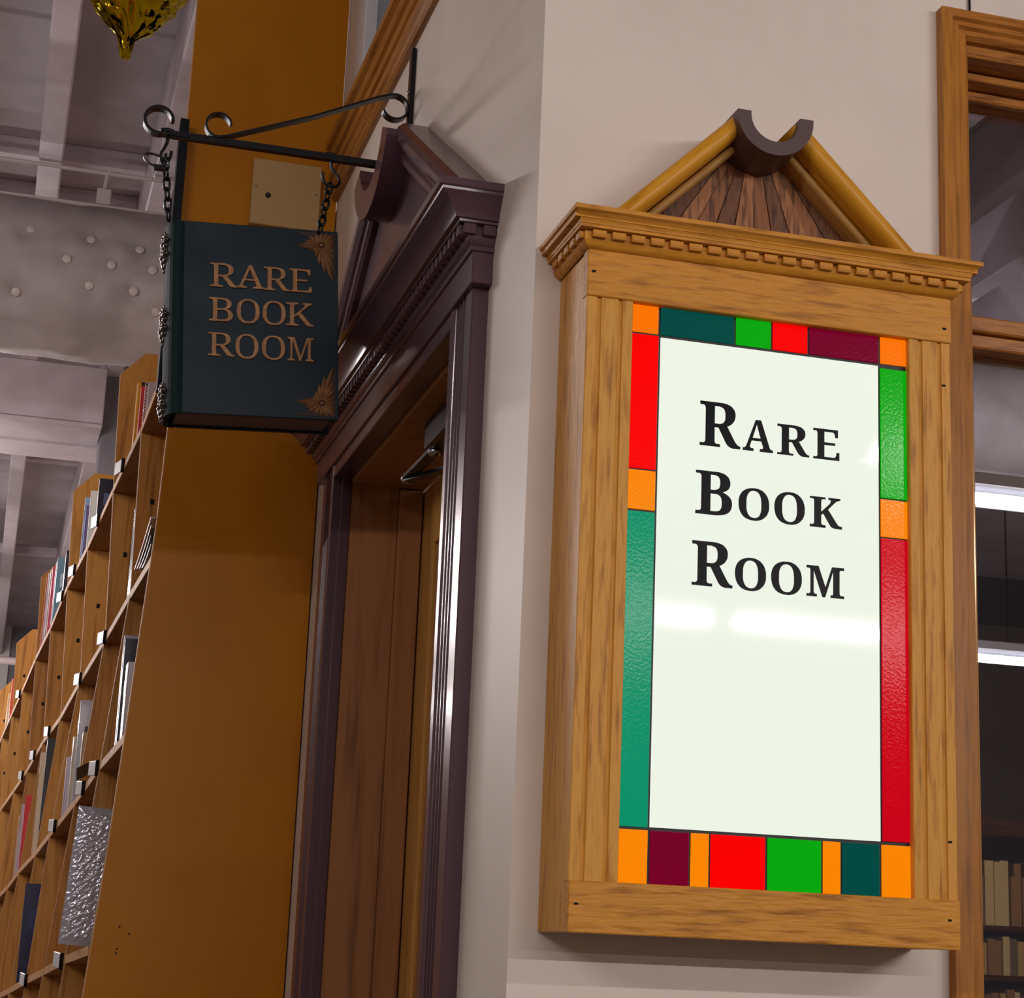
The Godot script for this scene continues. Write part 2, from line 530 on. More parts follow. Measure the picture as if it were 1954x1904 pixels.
# ------------------------------------------------------------------ lit sign box
func build_light_box() -> void:
	var o := thing("light_box_sign", "lit sign box in an oak frame with stained glass border and small pediment", "sign")
	var X0 := 0.040
	var X1 := 0.625
	var F := 0.145
	put("side_board", box_mesh(Vector3(X0 + 0.002, 1.650, 0.0), Vector3(X0 + 0.020, 2.628, 0.122), 0.001), M.oak_y, o)
	put("side_board", box_mesh(Vector3(X1 - 0.020, 1.650, 0.0), Vector3(X1 - 0.002, 2.628, 0.122), 0.001), M.oak_y, o)
	put("bottom_board", box_mesh(Vector3(X0 + 0.020, 1.652, 0.0), Vector3(X1 - 0.020, 1.668, 0.122), 0.001), M.oak_x, o)
	put("back_board", box_mesh(Vector3(X0 + 0.020, 1.668, 0.0), Vector3(X1 - 0.020, 2.628, 0.012), 0.001), M.oak_x, o)
	var fb := put("frieze_board", box_mesh(Vector3(X0, 2.553, 0.122), Vector3(X1, 2.630, F), 0.0012), M.oak_x, o)
	var br := put("bottom_rail", box_mesh(Vector3(X0 + 0.001, 1.649, 0.122), Vector3(X1, 1.718, F + 0.001), 0.0012), M.oak_x, o)
	var hole := box_mesh(Vector3(-0.003, -0.0015, 0), Vector3(0.003, 0.0015, 0.0006), 0.0)
	for h in [[fb, 0.049, 2.590], [fb, 0.613, 2.575], [br, 0.052, 1.687], [br, 0.608, 1.690]]: put("nail_hole", hole, M.hole, h[0], Vector3(h[1], h[2], F + 0.0008))
	# grooved pilasters
	for s in 2:
		var xa := 0.041 if s == 0 else 0.555
		var xb := 0.112 if s == 0 else 0.624
		var g1 := lerpf(xa, xb, 0.27)
		var g2 := lerpf(xa, xb, 0.73)
		var p := PackedVector2Array([Vector2(xa, 0.122), Vector2(xb, 0.122), Vector2(xb, 0.141), Vector2(xb - 0.001, 0.142)])
		for g in [g2, g1]:
			p.append(Vector2(g + 0.0042, 0.142))
			for q in arc(g, 0.142, 0.0036, 0, -180, 8): p.append(Vector2(q.x, 0.142 + (q.y - 0.142) * 1.15))
			p.append(Vector2(g - 0.0042, 0.142))
		p.append(Vector2(xa + 0.001, 0.142))
		p.append(Vector2(xa, 0.141))
		var st := st_new()
		prism(st, p, Vector3.ZERO, Vector3.RIGHT, Vector3.BACK, Vector3.UP, 1.718, 2.553)
		var pil := put("pilaster", done(st), M.oak_y, o)
		if s == 1:
			for y in [2.485, 1.80]: put("nail_hole", hole, M.hole, pil, Vector3(0.612, y, 0.1423))
	# crown moulding, mitred round three sides
	var prof := [Vector2(0.0, 2.6235), Vector2(0.004, 2.6245), Vector2(0.010, 2.629), Vector2(0.013, 2.6345), Vector2(0.013, 2.648), Vector2(0.025, 2.648), Vector2(0.025, 2.6525), Vector2(0.0265, 2.653), Vector2(0.0275, 2.658), Vector2(0.031, 2.6635), Vector2(0.037, 2.667), Vector2(0.038, 2.667), Vector2(0.042, 2.6685), Vector2(0.042, 2.675), Vector2(-0.10, 2.675)]
	var st := st_new()
	var lb := func(p: Vector2, i: int) -> Vector3:
		var e := p.x * 0.80
		return [Vector3(X0 - e, p.y, 0.0), Vector3(X0 - e, p.y, F + p.x), Vector3(X1 + e, p.y, F + p.x), Vector3(X1 + e, p.y, 0.0)][i]
	sweep(st, prof, 4, lb, [0, 1, 2, 7, 8, 9])
	put("crown_moulding", done(st), M.oak_x, o)
	put("crown_top_board", box_mesh(Vector3(X0 - 0.03, 2.660, 0.0), Vector3(X1 + 0.03, 2.6747, F + 0.03), 0.0), M.oak_x, o)
	var dent := box_mesh(Vector3(-0.0106, 2.6357, 0.0), Vector3(0.0106, 2.6475, 0.008), 0.0008)
	var n := 20
	for k in n: put("dentil", dent, M.oak_x, o, Vector3(lerpf(X0 + 0.0105, X1 - 0.008, (k + 0.0) / (n - 1)), 0, F + 0.012))
	var dents := box_mesh(Vector3(0.0, 2.6357, -0.0106), Vector3(0.007, 2.6475, 0.0106), 0.0008)
	for k in 5:
		put("dentil", dents, M.oak_x, o, Vector3(X0 - 0.0166, 0, 0.022 + 0.0302 * k))
		put("dentil", dents, M.oak_x, o, Vector3(X1 + 0.0096, 0, 0.022 + 0.0302 * k))
	# pediment: two rakes, two beads, a fan of walnut strips, a carved saddle at the top
	var cx := 0.3365
	var L := 0.315
	for s in [-1.0, 1.0]:
		var holder_angle := deg_to_rad(44.4)
		st = st_new()
		var p := PackedVector2Array([Vector2(0.004, 0.0), Vector2(0.004, 0.113), Vector2(0.001, 0.118), Vector2(-0.006, 0.121), Vector2(-0.013, 0.121), Vector2(-0.019, 0.117), Vector2(-0.0235, 0.110), Vector2(-0.025, 0.102), Vector2(-0.025, 0.0)])
		# outline lies across the length: (down from the outer line, depth)
		prism(st, p, Vector3.ZERO, Vector3.UP, Vector3.BACK, Vector3.RIGHT, 0.0, L, true)
		var rk := put("rake", done(st), M.oak_gold, o)
		rk.position = Vector3(cx - s * 0.2725, 2.673, 0)
		rk.rotation.z = holder_angle if s < 0 else PI - holder_angle
		if s > 0:
			rk.scale = Vector3(1, -1, 1)
		rk.position.x = cx + s * 0.2725
		st = st_new()
		p = PackedVector2Array([Vector2(-0.026, 0.0), Vector2(-0.026, 0.080)])
		for q in arc(-0.0325, 0.080, 0.0065, 0, 180, 8): p.append(q)
		p.append(Vector2(-0.039, 0.0))
		prism(st, p, Vector3.ZERO, Vector3.UP, Vector3.BACK, Vector3.RIGHT, 0.0, L, true)
		var bd := put("bead", done(st), M.oak_bead, o)
		bd.transform = rk.transform
	var nf := 12
	for k in nf:
		var u0 := float(k) / nf
		var u1 := float(k + 1) / nf - 0.004
		var b0 := lerpf(cx - 0.243, cx + 0.243, u0)
		var b1 := lerpf(cx - 0.243, cx + 0.243, u1)
		var t0 := lerpf(cx - 0.078, cx + 0.078, u0)
		var t1 := lerpf(cx - 0.078, cx + 0.078, u1)
		var hh0 := 2.840
		st = st_new()
		prism(st, PackedVector2Array([Vector2(b0, 2.673), Vector2(b1, 2.673), Vector2(t1, hh0), Vector2(t0, hh0)]), Vector3.ZERO, Vector3.RIGHT, Vector3.UP, Vector3.BACK, 0.02, 0.050 + 0.0012 * ((k * 7) % 3))
		put("fan_strip", done(st), M.walnut[(k * 5 + 1) % 3], o)
	st = st_new()
	var ring := PackedVector2Array()
	for q in arc(cx, 2.884, 0.0625, 180, 360, 28): ring.append(q)
	ring.append(Vector2(cx + 0.0625, 2.8885))
	ring.append(Vector2(cx + 0.0405, 2.8885))
	for q in arc(cx, 2.884, 0.0405, 360, 180, 24): ring.append(q)
	ring.append(Vector2(cx - 0.0405, 2.8885))
	ring.append(Vector2(cx - 0.0625, 2.8885))
	prism(st, ring, Vector3.ZERO, Vector3.RIGHT, Vector3.UP, Vector3.BACK, 0.0, 0.137)
	put("saddle", done(st), M.saddle, o)
	# stained glass border, black lead lines, lit white panel
	put("lead_sheet", box_mesh(Vector3(0.100, 1.70, 0.122), Vector3(0.575, 2.57, 0.1285), 0.0), M.came, o)
	var yo := 2.5545
	var yi := 2.5065
	var bi := 1.7925
	var bo := 1.7185
	var top := [[0.1149, 0.1556, "orange"], [0.1597, 0.2747, "teal"], [0.2781, 0.3335, "green"], [0.3369, 0.3929, "red"], [0.3963, 0.5093, "plum"], [0.5128, 0.5618, "orange"]]
	var bot := [[0.1139, 0.1572, "amber"], [0.1610, 0.2178, "plum"], [0.2209, 0.2472, "amber"], [0.2503, 0.3316, "red"], [0.3355, 0.4166, "green"], [0.4198, 0.4463, "amber"], [0.4496, 0.5071, "teal"], [0.5104, 0.5590, "amber"]]
	var lef := [[2.5085, 2.3055, "red"], [2.3029, 2.2450, "amber"], [2.2417, 1.7952, "emerald"]]
	var rig := [[2.5040, 2.3018, "green"], [2.2994, 2.2424, "amber"], [2.2400, 1.7965, "ruby"]]
	for t in top: put("glass_pane", box_mesh(Vector3(t[0], 2.5115, 0.1285), Vector3(t[1], yo, 0.1312), 0.0006), M["glass_" + t[2]], o)
	for t in bot: put("glass_pane", box_mesh(Vector3(t[0], bo, 0.1285), Vector3(t[1], bi - 0.0012, 0.1312), 0.0006), M["glass_" + t[2]], o)
	for t in lef: put("glass_pane", box_mesh(Vector3(0.1145, t[1], 0.1285), Vector3(0.1565, t[0], 0.1312), 0.0006), M["glass_" + t[2]], o)
	for t in rig: put("glass_pane", box_mesh(Vector3(0.5122, t[1], 0.1285), Vector3(0.5610, t[0], 0.1312), 0.0006), M["glass_" + t[2]], o)
	put("lit_panel", box_mesh(Vector3(0.1600, 1.7958, 0.1285), Vector3(0.5085, 2.5068, 0.1310), 0.0), M.lit, o)
	var letters := [["R", 0.2230, 0.2865, 2.3504, 2.4180], ["A", 0.2905, 0.3382, 2.3504, 2.3985], ["R", 0.3450, 0.3962, 2.3502, 2.3970], ["E", 0.4026, 0.4447, 2.3501, 2.3972],
		["B", 0.2182, 0.2748, 2.2475, 2.3125], ["O", 0.2850, 0.3330, 2.2455, 2.2942], ["O", 0.3412, 0.3893, 2.2452, 2.2942], ["K", 0.3974, 0.4490, 2.2460, 2.2922],
		["R", 0.2145, 0.2772, 2.1419, 2.2074], ["O", 0.2808, 0.3290, 2.1408, 2.1897], ["O", 0.3370, 0.3851, 2.1402, 2.1895], ["M", 0.3925, 0.4521, 2.1420, 2.1880]]
	for l in letters: letter(l[0], l[1], l[2], l[3], l[4], 0.1310, 0.0006, M.black_vinyl, o, 700)
	var al := AreaLight3D.new()
	al.name = "sign_light"
	al.area_size = Vector2(0.34, 0.70)
	al.light_color = Color(0.93, 0.96, 0.90)
	al.light_energy = 0.06
	al.shadow_enabled = true
	o.add_child(al, true)
	al.position = Vector3(0.3345, 2.15, 0.15)
	al.rotation = Vector3(0, PI, 0)

# one letter fitted to a rectangle
func letter(ch: String, xa: float, xb: float, ya: float, yb: float, z: float, depth: float, m: Material, parent: Node3D, weight: int) -> void:
	var f := SystemFont.new()
	f.font_names = PackedStringArray(["Droid Serif"])
	f.font_weight = weight
	var t := TextMesh.new()
	t.font = f
	t.text = ch
	t.font_size = 64
	t.pixel_size = 0.01
	t.depth = 0.1
	t.curve_step = 0.5
	var b := t.get_aabb()
	var o := put("letter", t, m, parent)
	var s := Vector3((xb - xa) / b.size.x, (yb - ya) / b.size.y, depth / maxf(b.size.z, 0.001))
	o.scale = s
	o.position = Vector3(xa, ya, z) - b.position * s

# ------------------------------------------------------------------ purple doorway
func build_doorway() -> void:
	var d := thing("door_1", "purple painted doorway with fluted casing, dentil cornice and broken pediment", "doorway", Vector3.ZERO, "", "structure")
	var zc := -1.02
	# fluted casings
	for s in 2:
		var za := -0.285 if s == 0 else -1.695
		var zb := -0.428 if s == 0 else -1.553
		var p := PackedVector2Array([Vector2(za, 0.0), Vector2(za, 0.026), Vector2(lerpf(za, zb, 0.02), 0.028), Vector2(lerpf(za, zb, 0.30), 0.028)])
		for k in 3:
			var g0 := lerpf(za, zb, 0.32 + 0.15 * k)
			var g1 := lerpf(za, zb, 0.32 + 0.15 * k + 0.12)
			for q in 7:
				var a := PI * q / 6.0
				p.append(Vector2(lerpf(g0, g1, (1.0 - cos(a)) / 2.0), 0.028 - 0.009 * sin(a)))
		p.append(Vector2(lerpf(za, zb, 0.80), 0.028))
		p.append(Vector2(lerpf(za, zb, 0.84), 0.031))
		p.append(Vector2(lerpf(za, zb, 0.98), 0.031))
		p.append(Vector2(zb, 0.029))
		p.append(Vector2(zb, 0.0))
		var st := st_new()
		prism(st, p, Vector3.ZERO, Vector3.BACK, Vector3.LEFT, Vector3.UP, 0.0, 2.705)
		put("fluted_casing", done(st), M.purple, d)
	put("lintel", box_mesh(Vector3(-0.036, 2.702, -1.755), Vector3(0.0, 2.765, -0.262), 0.0015), M.purple, d)
	put("lintel_fillet", box_mesh(Vector3(-0.0405, 2.757, -1.776), Vector3(0.0, 2.766, -0.257), 0.001), M.purple, d)
	# cornice, mitred at both ends
	var prof := [Vector2(0.036, 2.764), Vector2(0.041, 2.766), Vector2(0.047, 2.773), Vector2(0.049, 2.780), Vector2(0.049, 2.799), Vector2(0.066, 2.799), Vector2(0.067, 2.803), Vector2(0.074, 2.804), Vector2(0.077, 2.812), Vector2(0.084, 2.824), Vector2(0.093, 2.834), Vector2(0.103, 2.842), Vector2(0.104, 2.846), Vector2(0.109, 2.848), Vector2(0.109, 2.861), Vector2(0.0, 2.861)]
	var st := st_new()
	var pl := func(p: Vector2, i: int) -> Vector3:
		var e := (p.x - 0.036) * 0.72
		return [Vector3(0.0, p.y, -0.262 + e), Vector3(-p.x, p.y, -0.262 + e), Vector3(-p.x, p.y, -1.77 - e), Vector3(0.0, p.y, -1.77 - e)][i]
	sweep(st, prof, 4, pl, [0, 1, 2, 7, 8, 9, 10])
	put("cornice", done(st), M.purple, d)
	var dent := box_mesh(Vector3(-0.0155, 2.7805, -0.0095), Vector3(0.0, 2.7985, 0.0095), 0.001)
	for k in 49: put("dentil", dent, M.purple, d, Vector3(-0.048, 0, -0.265 - 0.0313 * k))
	var dend := box_mesh(Vector3(-0.0105, 2.7805, 0.0), Vector3(0.0105, 2.7985, 0.011), 0.001)
	for x in [-0.0135, -0.047]: put("dentil", dend, M.purple, d, Vector3(x, 0, -0.2535))
	# pediment
	put("tympanum", prism_mesh(PackedVector2Array([Vector2(zc - 0.72, 2.861), Vector2(zc + 0.72, 2.861), Vector2(zc + 0.06, 3.26), Vector2(zc - 0.06, 3.26)]), Vector3.ZERO, Vector3.BACK, Vector3.UP, Vector3.LEFT, 0.0, 0.030), M.purple, d)
	for s in [-1.0, 1.0]:
		var base := Vector2(zc + s * 0.775, 2.8605)
		var apex := Vector2(zc + s * 0.165, 2.8605 + 0.61 * 0.63)
		var e := (apex - base).normalized()
		var nrm := Vector2(-e.y, e.x) * (1.0 if s > 0 else -1.0)
		if nrm.y > 0: nrm = -nrm
		# rounded outer moulding, then a flatter inner one, each built from strips along the slope
		var secs := [[[0.0, 0.0], [0.0, 0.050], [0.008, 0.060], [0.020, 0.065], [0.034, 0.063], [0.046, 0.054], [0.050, 0.046]], [[0.050, 0.046], [0.056, 0.046], [0.062, 0.050], [0.074, 0.049], [0.082, 0.042], [0.084, 0.028]]]
		for si in 2:
			var sec: Array = secs[si]
			st = st_new()
			var rings := []
			for f in 2:
				var ring := PackedVector3Array()
				var o: Vector2 = base if f == 0 else apex
				for q in sec:
					# cut flat on the cornice below and square under the saddle above
					var pt: Vector2 = o + nrm * float(q[0])
					if f == 0: pt += e * (2.8605 - pt.y) / e.y
					ring.append(Vector3(-q[1], pt.y, pt.x))
				var inner: Vector2 = o + nrm * float(sec[sec.size() - 1][0])
				if f == 0: inner += e * (2.8605 - inner.y) / e.y
				var outer: Vector2 = o + nrm * float(sec[0][0])
				ring.append(Vector3(0, inner.y, inner.x))
				ring.append(Vector3(0, outer.y, outer.x))
				rings.append(ring)
			skin(st, rings, true, true, false)
			put("rake" if si == 0 else "inner_rake", done(st), M.purple, d)
	st = st_new()
	var ring := PackedVector2Array()
	for q in arc(zc, 3.292, 0.186, 205, 335, 28): ring.append(q)
	ring.append(Vector2(zc + 0.1730, 3.226))
	ring.append(Vector2(zc + 0.1170, 3.252))
	for q in arc(zc, 3.292, 0.124, 337, 203, 24): ring.append(q)
	ring.append(Vector2(zc - 0.1170, 3.252))
	ring.append(Vector2(zc - 0.1730, 3.226))
	prism(st, ring, Vector3.ZERO, Vector3.BACK, Vector3.UP, Vector3.LEFT, 0.0, 0.085)
	put("saddle", done(st), M.purple, d)
	# inner purple frame, brown jamb and stop, head boards
	st = st_new()
	bx(st, Vector3(-0.010, 0, -1.575), Vector3(0.013, 2.694, -1.547), 0.002)
	put("casing_return", done(st), M.purple, d)
	put("casing_return", box_mesh(Vector3(-0.010, 0, -0.438), Vector3(0.013, 2.694, -0.428), 0.002), M.purple, d)
	put("head_return", box_mesh(Vector3(-0.030, 2.674, -1.575), Vector3(0.013, 2.702, -0.428), 0.002), M.purple, d)
	put("jamb_board", box_mesh(Vector3(0.013, 0, -1.58), Vector3(0.126, 2.67, -1.553), 0.002), M.jamb, d)
	put("jamb_board", box_mesh(Vector3(0.013, 0, -0.436), Vector3(0.126, 2.67, -0.428), 0.002), M.jamb, d)
	put("door_stop", box_mesh(Vector3(0.126, 0, -1.58), Vector3(0.180, 2.66, -1.540), 0.002), M.jamb, d)
	put("head_board", box_mesh(Vector3(0.013, 2.664, -1.58), Vector3(0.184, 2.695, -0.428), 0.002), M.jamb, d)
	# the leaf: stiles, rails and a dark pane
	st = st_new()
	bx(st, Vector3(0.184, 0, -1.578), Vector3(0.229, 2.662, -1.425), 0.002)
	bx(st, Vector3(0.184, 0, -0.58), Vector3(0.229, 2.662, -0.43), 0.002)
	bx(st, Vector3(0.184, 2.515, -1.425), Vector3(0.229, 2.662, -0.58), 0.002)
	bx(st, Vector3(0.184, 0, -1.425), Vector3(0.229, 0.3, -0.58), 0.002)
	var leaf := put("door_leaf", done(st), M.leaf, d)
	put("glass_pane", box_mesh(Vector3(0.204, 0.3, -1.425), Vector3(0.212, 2.515, -0.58), 0.0), M.dark_glass, leaf)
	put("glazing_bead", box_mesh(Vector3(0.192, 0.3, -1.425), Vector3(0.204, 2.515, -1.413), 0.001), M.jamb, leaf)
	put("glazing_bead", box_mesh(Vector3(0.192, 2.503, -1.413), Vector3(0.204, 2.515, -0.58), 0.001), M.jamb, leaf)
	# door closer under the head
	var cl := put("door_closer", box_mesh(Vector3(0.055, 2.600, -0.99), Vector3(0.105, 2.664, -0.74), 0.006), M.iron, d)
	st = st_new()
	tube(st, PackedVector3Array([Vector3(0.07, 2.598, -0.96), Vector3(0.065, 2.592, -1.06), Vector3(0.06, 2.588, -1.16)]), 0.012, 0.004, Vector3.RIGHT, 6, true)
	tube(st, PackedVector3Array([Vector3(0.06, 2.584, -1.16), Vector3(0.15, 2.582, -0.95)]), 0.012, 0.004, Vector3.RIGHT, 6, true)
	put("closer_arm", done(st), M.iron, cl)
	st = st_new()
	lump(st, Vector3(0.06, 2.586, -1.16), Vector3(0.014, 0.010, 0.014), 10, 6)
	lump(st, Vector3(0.07, 2.596, -0.955), Vector3(0.014, 0.012, 0.014), 10, 6)
	put("closer_pivot", done(st), M.chrome, cl)

func prism_mesh(pts: PackedVector2Array, o: Vector3, u: Vector3, v: Vector3, w: Vector3, d0: float, d1: float) -> ArrayMesh:
	var st := st_new()
	prism(st, pts, o, u, v, w, d0, d1)
	return done(st)

# ------------------------------------------------------------------ stained moulding and window high on the doorway wall
func build_upper_trim() -> void:
	var t := st_new()
	var pr := PackedVector2Array([Vector2(0, 3.506), Vector2(0.012, 3.506), Vector2(0.018, 3.512), Vector2(0.018, 3.524), Vector2(0.024, 3.530), Vector2(0.026, 3.545), Vector2(0.020, 3.550), Vector2(0.020, 3.556), Vector2(0.028, 3.560), Vector2(0.028, 3.585), Vector2(0.022, 3.590), Vector2(0.022, 3.596), Vector2(0.032, 3.600), Vector2(0.032, 3.630), Vector2(0.026, 3.634), Vector2(0.026, 3.640), Vector2(0.040, 3.646), Vector2(0.042, 3.660), Vector2(0.0, 3.660)])
	prism(t, pr, Vector3.ZERO, Vector3.LEFT, Vector3.UP, Vector3.BACK, -1.944, -0.30)
	var o := put("trim_1", done(t), M.trim_z, self)
	tag(o, "stained wood moulding running along the wall above the purple pediment", "moulding", "", "structure")
	var w := thing("window_2", "upper window with grey blind above the stained moulding", "window", Vector3.ZERO, "", "structure")
	put("blind", box_mesh(Vector3(0.03, 3.6, -1.70), Vector3(0.05, 4.5, -0.43), 0.001), M.blind, w)
	put("frame", box_mesh(Vector3(0.0, 3.6, -1.82), Vector3(0.06, 4.5, -1.70), 0.002), M.white, w)
	put("backing", box_mesh(Vector3(0.07, 3.6, -1.82), Vector3(0.10, 4.5, -0.43), 0.0), M.grey_wall, w)

# ------------------------------------------------------------------ bookcases
# front points of uprights (rows: station 0, 1, 2 ... every 0.75 m down the aisle) at the four shelves
var FX := [[-0.391, -0.3872, -0.4194, -0.4577], [-0.3975, -0.3882, -0.4273, -0.4715], [-0.4224, -0.4054, -0.4491, -0.4962], [-0.4553, -0.4382, -0.490, -0.5219], [-0.4887, -0.4664, -0.5091, -0.5552], [-0.5177, -0.5018, -0.5475, -0.5968], [-0.552, -0.5387, -0.5743, -0.6382], [-0.5854, -0.5779, -0.6147, -0.6887], [-0.6183, -0.6215, -0.658, -0.7354], [-0.65, -0.655, -0.695, -0.775], [-0.68, -0.69, -0.73, -0.815]]
var FY := [[3.0545, 2.543, 2.0995, 1.6099], [3.0562, 2.5744, 2.0974, 1.5833], [3.0487, 2.5618, 2.0532, 1.5415], [3.0066, 2.5228, 1.9914, 1.5012], [2.9937, 2.4799, 1.9606, 1.4521], [2.945, 2.4598, 1.9176, 1.4021], [2.9177, 2.4031, 1.8716, 1.3553], [2.8631, 2.3622, 1.831, 1.3087], [2.8227, 2.3227, 1.7868, 1.2639], [2.78, 2.28, 1.745, 1.22], [2.74, 2.24, 1.70, 1.175]]
const Z0 := -1.945
const DZ := 0.75

func front(t: float, s: int) -> Vector3:
	var k := mini(int(t), FX.size() - 2)
	var f := t - k
	return Vector3(lerpf(FX[k][s], FX[k + 1][s], f), lerpf(FY[k][s], FY[k + 1][s], f), Z0 - DZ * t)

func upright_outline(k: int, full: bool) -> PackedVector2Array:
	var p := PackedVector2Array([Vector2(-0.012, 0.0), Vector2(-0.56 - 0.035 * k, 0.0)])
	for s in [3, 2, 1, 0]: p.append(Vector2(FX[k][s], FY[k][s]))
	if full:
		var y: float = FY[k][0]
		p.append(Vector2(FX[k][0] - 0.012, y + 0.375))
		p.append(Vector2(FX[k][0] + 0.066, y + 0.457))
		p.append(Vector2(-0.012, y + 0.460))
	else:
		p.append(Vector2(-0.012, FY[k][0]))
	return p

func build_bookcases() -> void:
	# tall orange end panel
	var e := thing("end_panel", "tall glossy orange brown end panel closing the bookcase run beside the doorway", "panel")
	var p := PackedVector2Array([Vector2(-0.004, 0.0), Vector2(-0.56, 0.0), Vector2(-0.463, 1.493), Vector2(-0.437, 1.817), Vector2(-0.419, 2.099), Vector2(-0.402, 2.396), Vector2(-0.3886, 2.61), Vector2(-0.3811, 2.8565), Vector2(-0.400, 3.398), Vector2(-0.400, 4.6), Vector2(-0.004, 4.6)])
	put("panel_board", prism_mesh(p, Vector3.ZERO, Vector3.RIGHT, Vector3.UP, Vector3.BACK, Z0 - 0.014, Z0 + 0.002), M.orange, e)
	var st := st_new()
	for i in range(1, 9): edge_strip(st, p[i], p[i + 1], Z0 - 0.016, Z0 + 0.001)
	put("edge_band", done(st), M.edge, e)
	var hole := box_mesh(Vector3(-0.002, -0.002, 0), Vector3(0.002, 0.002, 0.0006), 0.0008)
	for q in [[-0.395, 1.655], [-0.372, 1.64], [-0.397, 1.605], [-0.398, 1.595]]: put("nail_hole", hole, M.hole, e, Vector3(q[0], q[1], Z0 + 0.002))
	var names := ["nearest the orange end panel", "second beyond the orange end panel", "third beyond the orange end panel", "fourth beyond the orange end panel", "fifth and farthest along the run"]
	for b in 5:
		var k0 := b * 2
		var o := thing("bookcase", "tall golden wood bookcase with paired bays, " + names[b], "bookcase", Vector3.ZERO, "bookcases standing in a run along the wall")
		# far side panel and middle divider
		for q in [1, 2]:
			var k: int = k0 + q
			var z := Z0 - DZ * k
			var out := upright_outline(k, q == 2)
			var up := put("side_panel" if q == 2 else "divider", prism_mesh(out, Vector3.ZERO, Vector3.RIGHT, Vector3.UP, Vector3.BACK, z - 0.009, z + 0.009), M.case_y, o)
			st = st_new()
			for i in range(1, out.size() - 2): edge_strip(st, out[i], out[i + 1], z - 0.0095, z + 0.0095)
			put("edge_band", done(st), M.edge, up)
			var peg := box_mesh(Vector3(-0.006, -0.008, 0), Vector3(0.006, 0.008, 0.0008), 0.003)
			for y in [0.22, 0.75, 1.22]: put("peg_hole", peg, M.hole, up, Vector3(FX[k][1] + 0.036, FY[k][0] - y, z + 0.009))
			if q == 2: put("peg_hole", peg, M.hole, up, Vector3(FX[k][1] + 0.045, FY[k][0] + 0.20, z + 0.009))
		for s in 7:
			for q in 2:
				var a := front(k0 + q, mini(s, 3))
				var c := front(k0 + q + 1, mini(s, 3))
				if s > 3:
					a += Vector3(-0.03 * (s - 3), -0.46 * (s - 3), 0)
					c += Vector3(-0.03 * (s - 3), -0.46 * (s - 3), 0)
				var d0 := (c - a) * ((0.017 if k0 + q == 0 else 0.010) / DZ)
				var d1 := (c - a) * (0.010 / DZ)
				var st2 := st_new()
				slab(st2, a + d0, c - d1, -0.016, 0.022)
				var sh := put("shelf", done(st2), M.case_z, o)
				if s < 4:
					st2 = st_new()
					slab(st2, a + d0 + Vector3(-0.003, 0, 0), c - d1 + Vector3(-0.003, 0, 0), 0.0, 0.022, 0.003)
					put("edge_band", done(st2), M.edge, sh)
		put("back_panel", box_mesh(Vector3(-0.012, 0, Z0 - DZ * (k0 + 2)), Vector3(-0.002, FY[k0 + 2][0] + 0.44, Z0 - DZ * k0 - 0.016), 0.0), M.case_y, o)

func edge_strip(st: SurfaceTool, a: Vector2, b: Vector2, z0: float, z1: float) -> void:
	var n := Vector2(-(b - a).y, (b - a).x).normalized()
	if n.x > 0 and absf(n.x) > absf(n.y): n = -n
	if absf(n.y) >= absf(n.x) and n.y < 0: n = -n
	var q := n * 0.0025
	prism(st, PackedVector2Array([a, b, b + q, a + q]), Vector3.ZERO, Vector3.RIGHT, Vector3.UP, Vector3.BACK, z0, z1)

# a shelf board from its front edge a-c back to x = back (or a narrow strip of the given depth)
func slab(st: SurfaceTool, a: Vector3, c: Vector3, back: float, thick: float, depth := 0.0) -> void:
	var a2 := Vector3(a.x + depth if depth > 0.0 else back, a.y, a.z)
	var c2 := Vector3(c.x + depth if depth > 0.0 else back, c.y, c.z)
	var d := Vector3(0, -thick, 0)
	quad(st, a, c, c2, a2, Vector3.UP)
	quad(st, a + d, c + d, c2 + d, a2 + d, Vector3.DOWN)
	quad(st, a, c, c + d, a + d, Vector3.LEFT)
	quad(st, a2, c2, c2 + d, a2 + d, Vector3.RIGHT)
	quad(st, a, a2, a2 + d, a + d, Vector3.BACK)
	quad(st, c, c2, c2 + d, c + d, Vector3.FORWARD)

# a book standing on a shelf with its spine to the aisle: cover, page block, and a band or two of print on the spine
func book(z: float, s: int, h: float, thick: float, depth: float, cover: Color, label: String, group := "books on the shelves", inset := 0.02, lean := 0.0, band := Color(-1, 0, 0), rough := 0.3) -> Node3D:
	var t := (Z0 - z) / DZ
	var f := front(t, s)
	var o := thing("book", label, "book", f + Vector3(inset, 0.0008 + thick * 0.5 * absf(front(t + 0.05, s).y - front(t - 0.05, s).y) / (0.1 * DZ), 0), group)
	# follow the slope of the shelf, then lean
	o.rotation.x = lean
	var m := plain(cover, rough)
	var w := thick / 2.0
	var st := st_new()
	bx(st, Vector3(0, 0, -w), Vector3(depth, h, -w + 0.0025), 0.0006)
	bx(st, Vector3(0, 0, w - 0.0025), Vector3(depth, h, w), 0.0006)
	bx(st, Vector3(-0.001, 0, -w), Vector3(0.002, h, w), 0.0009)
	put("cover", done(st), m, o)
	put("page_block", box_mesh(Vector3(0.002, 0.004, -w + 0.0025), Vector3(depth - 0.004, h - 0.004, w - 0.0025), 0.0), M.tag, o)
	if band.r >= 0.0:
		var bm := plain(band, rough)
		put("spine_label", box_mesh(Vector3(-0.0016, h * 0.62, -w * 0.9), Vector3(-0.0008, h * 0.80, w * 0.9), 0.0), bm, o)
		put("cover_label", box_mesh(Vector3(depth * 0.08, h * 0.55, w), Vector3(depth * 0.7, h * 0.75, w + 0.0004), 0.0), bm, o)
	return o

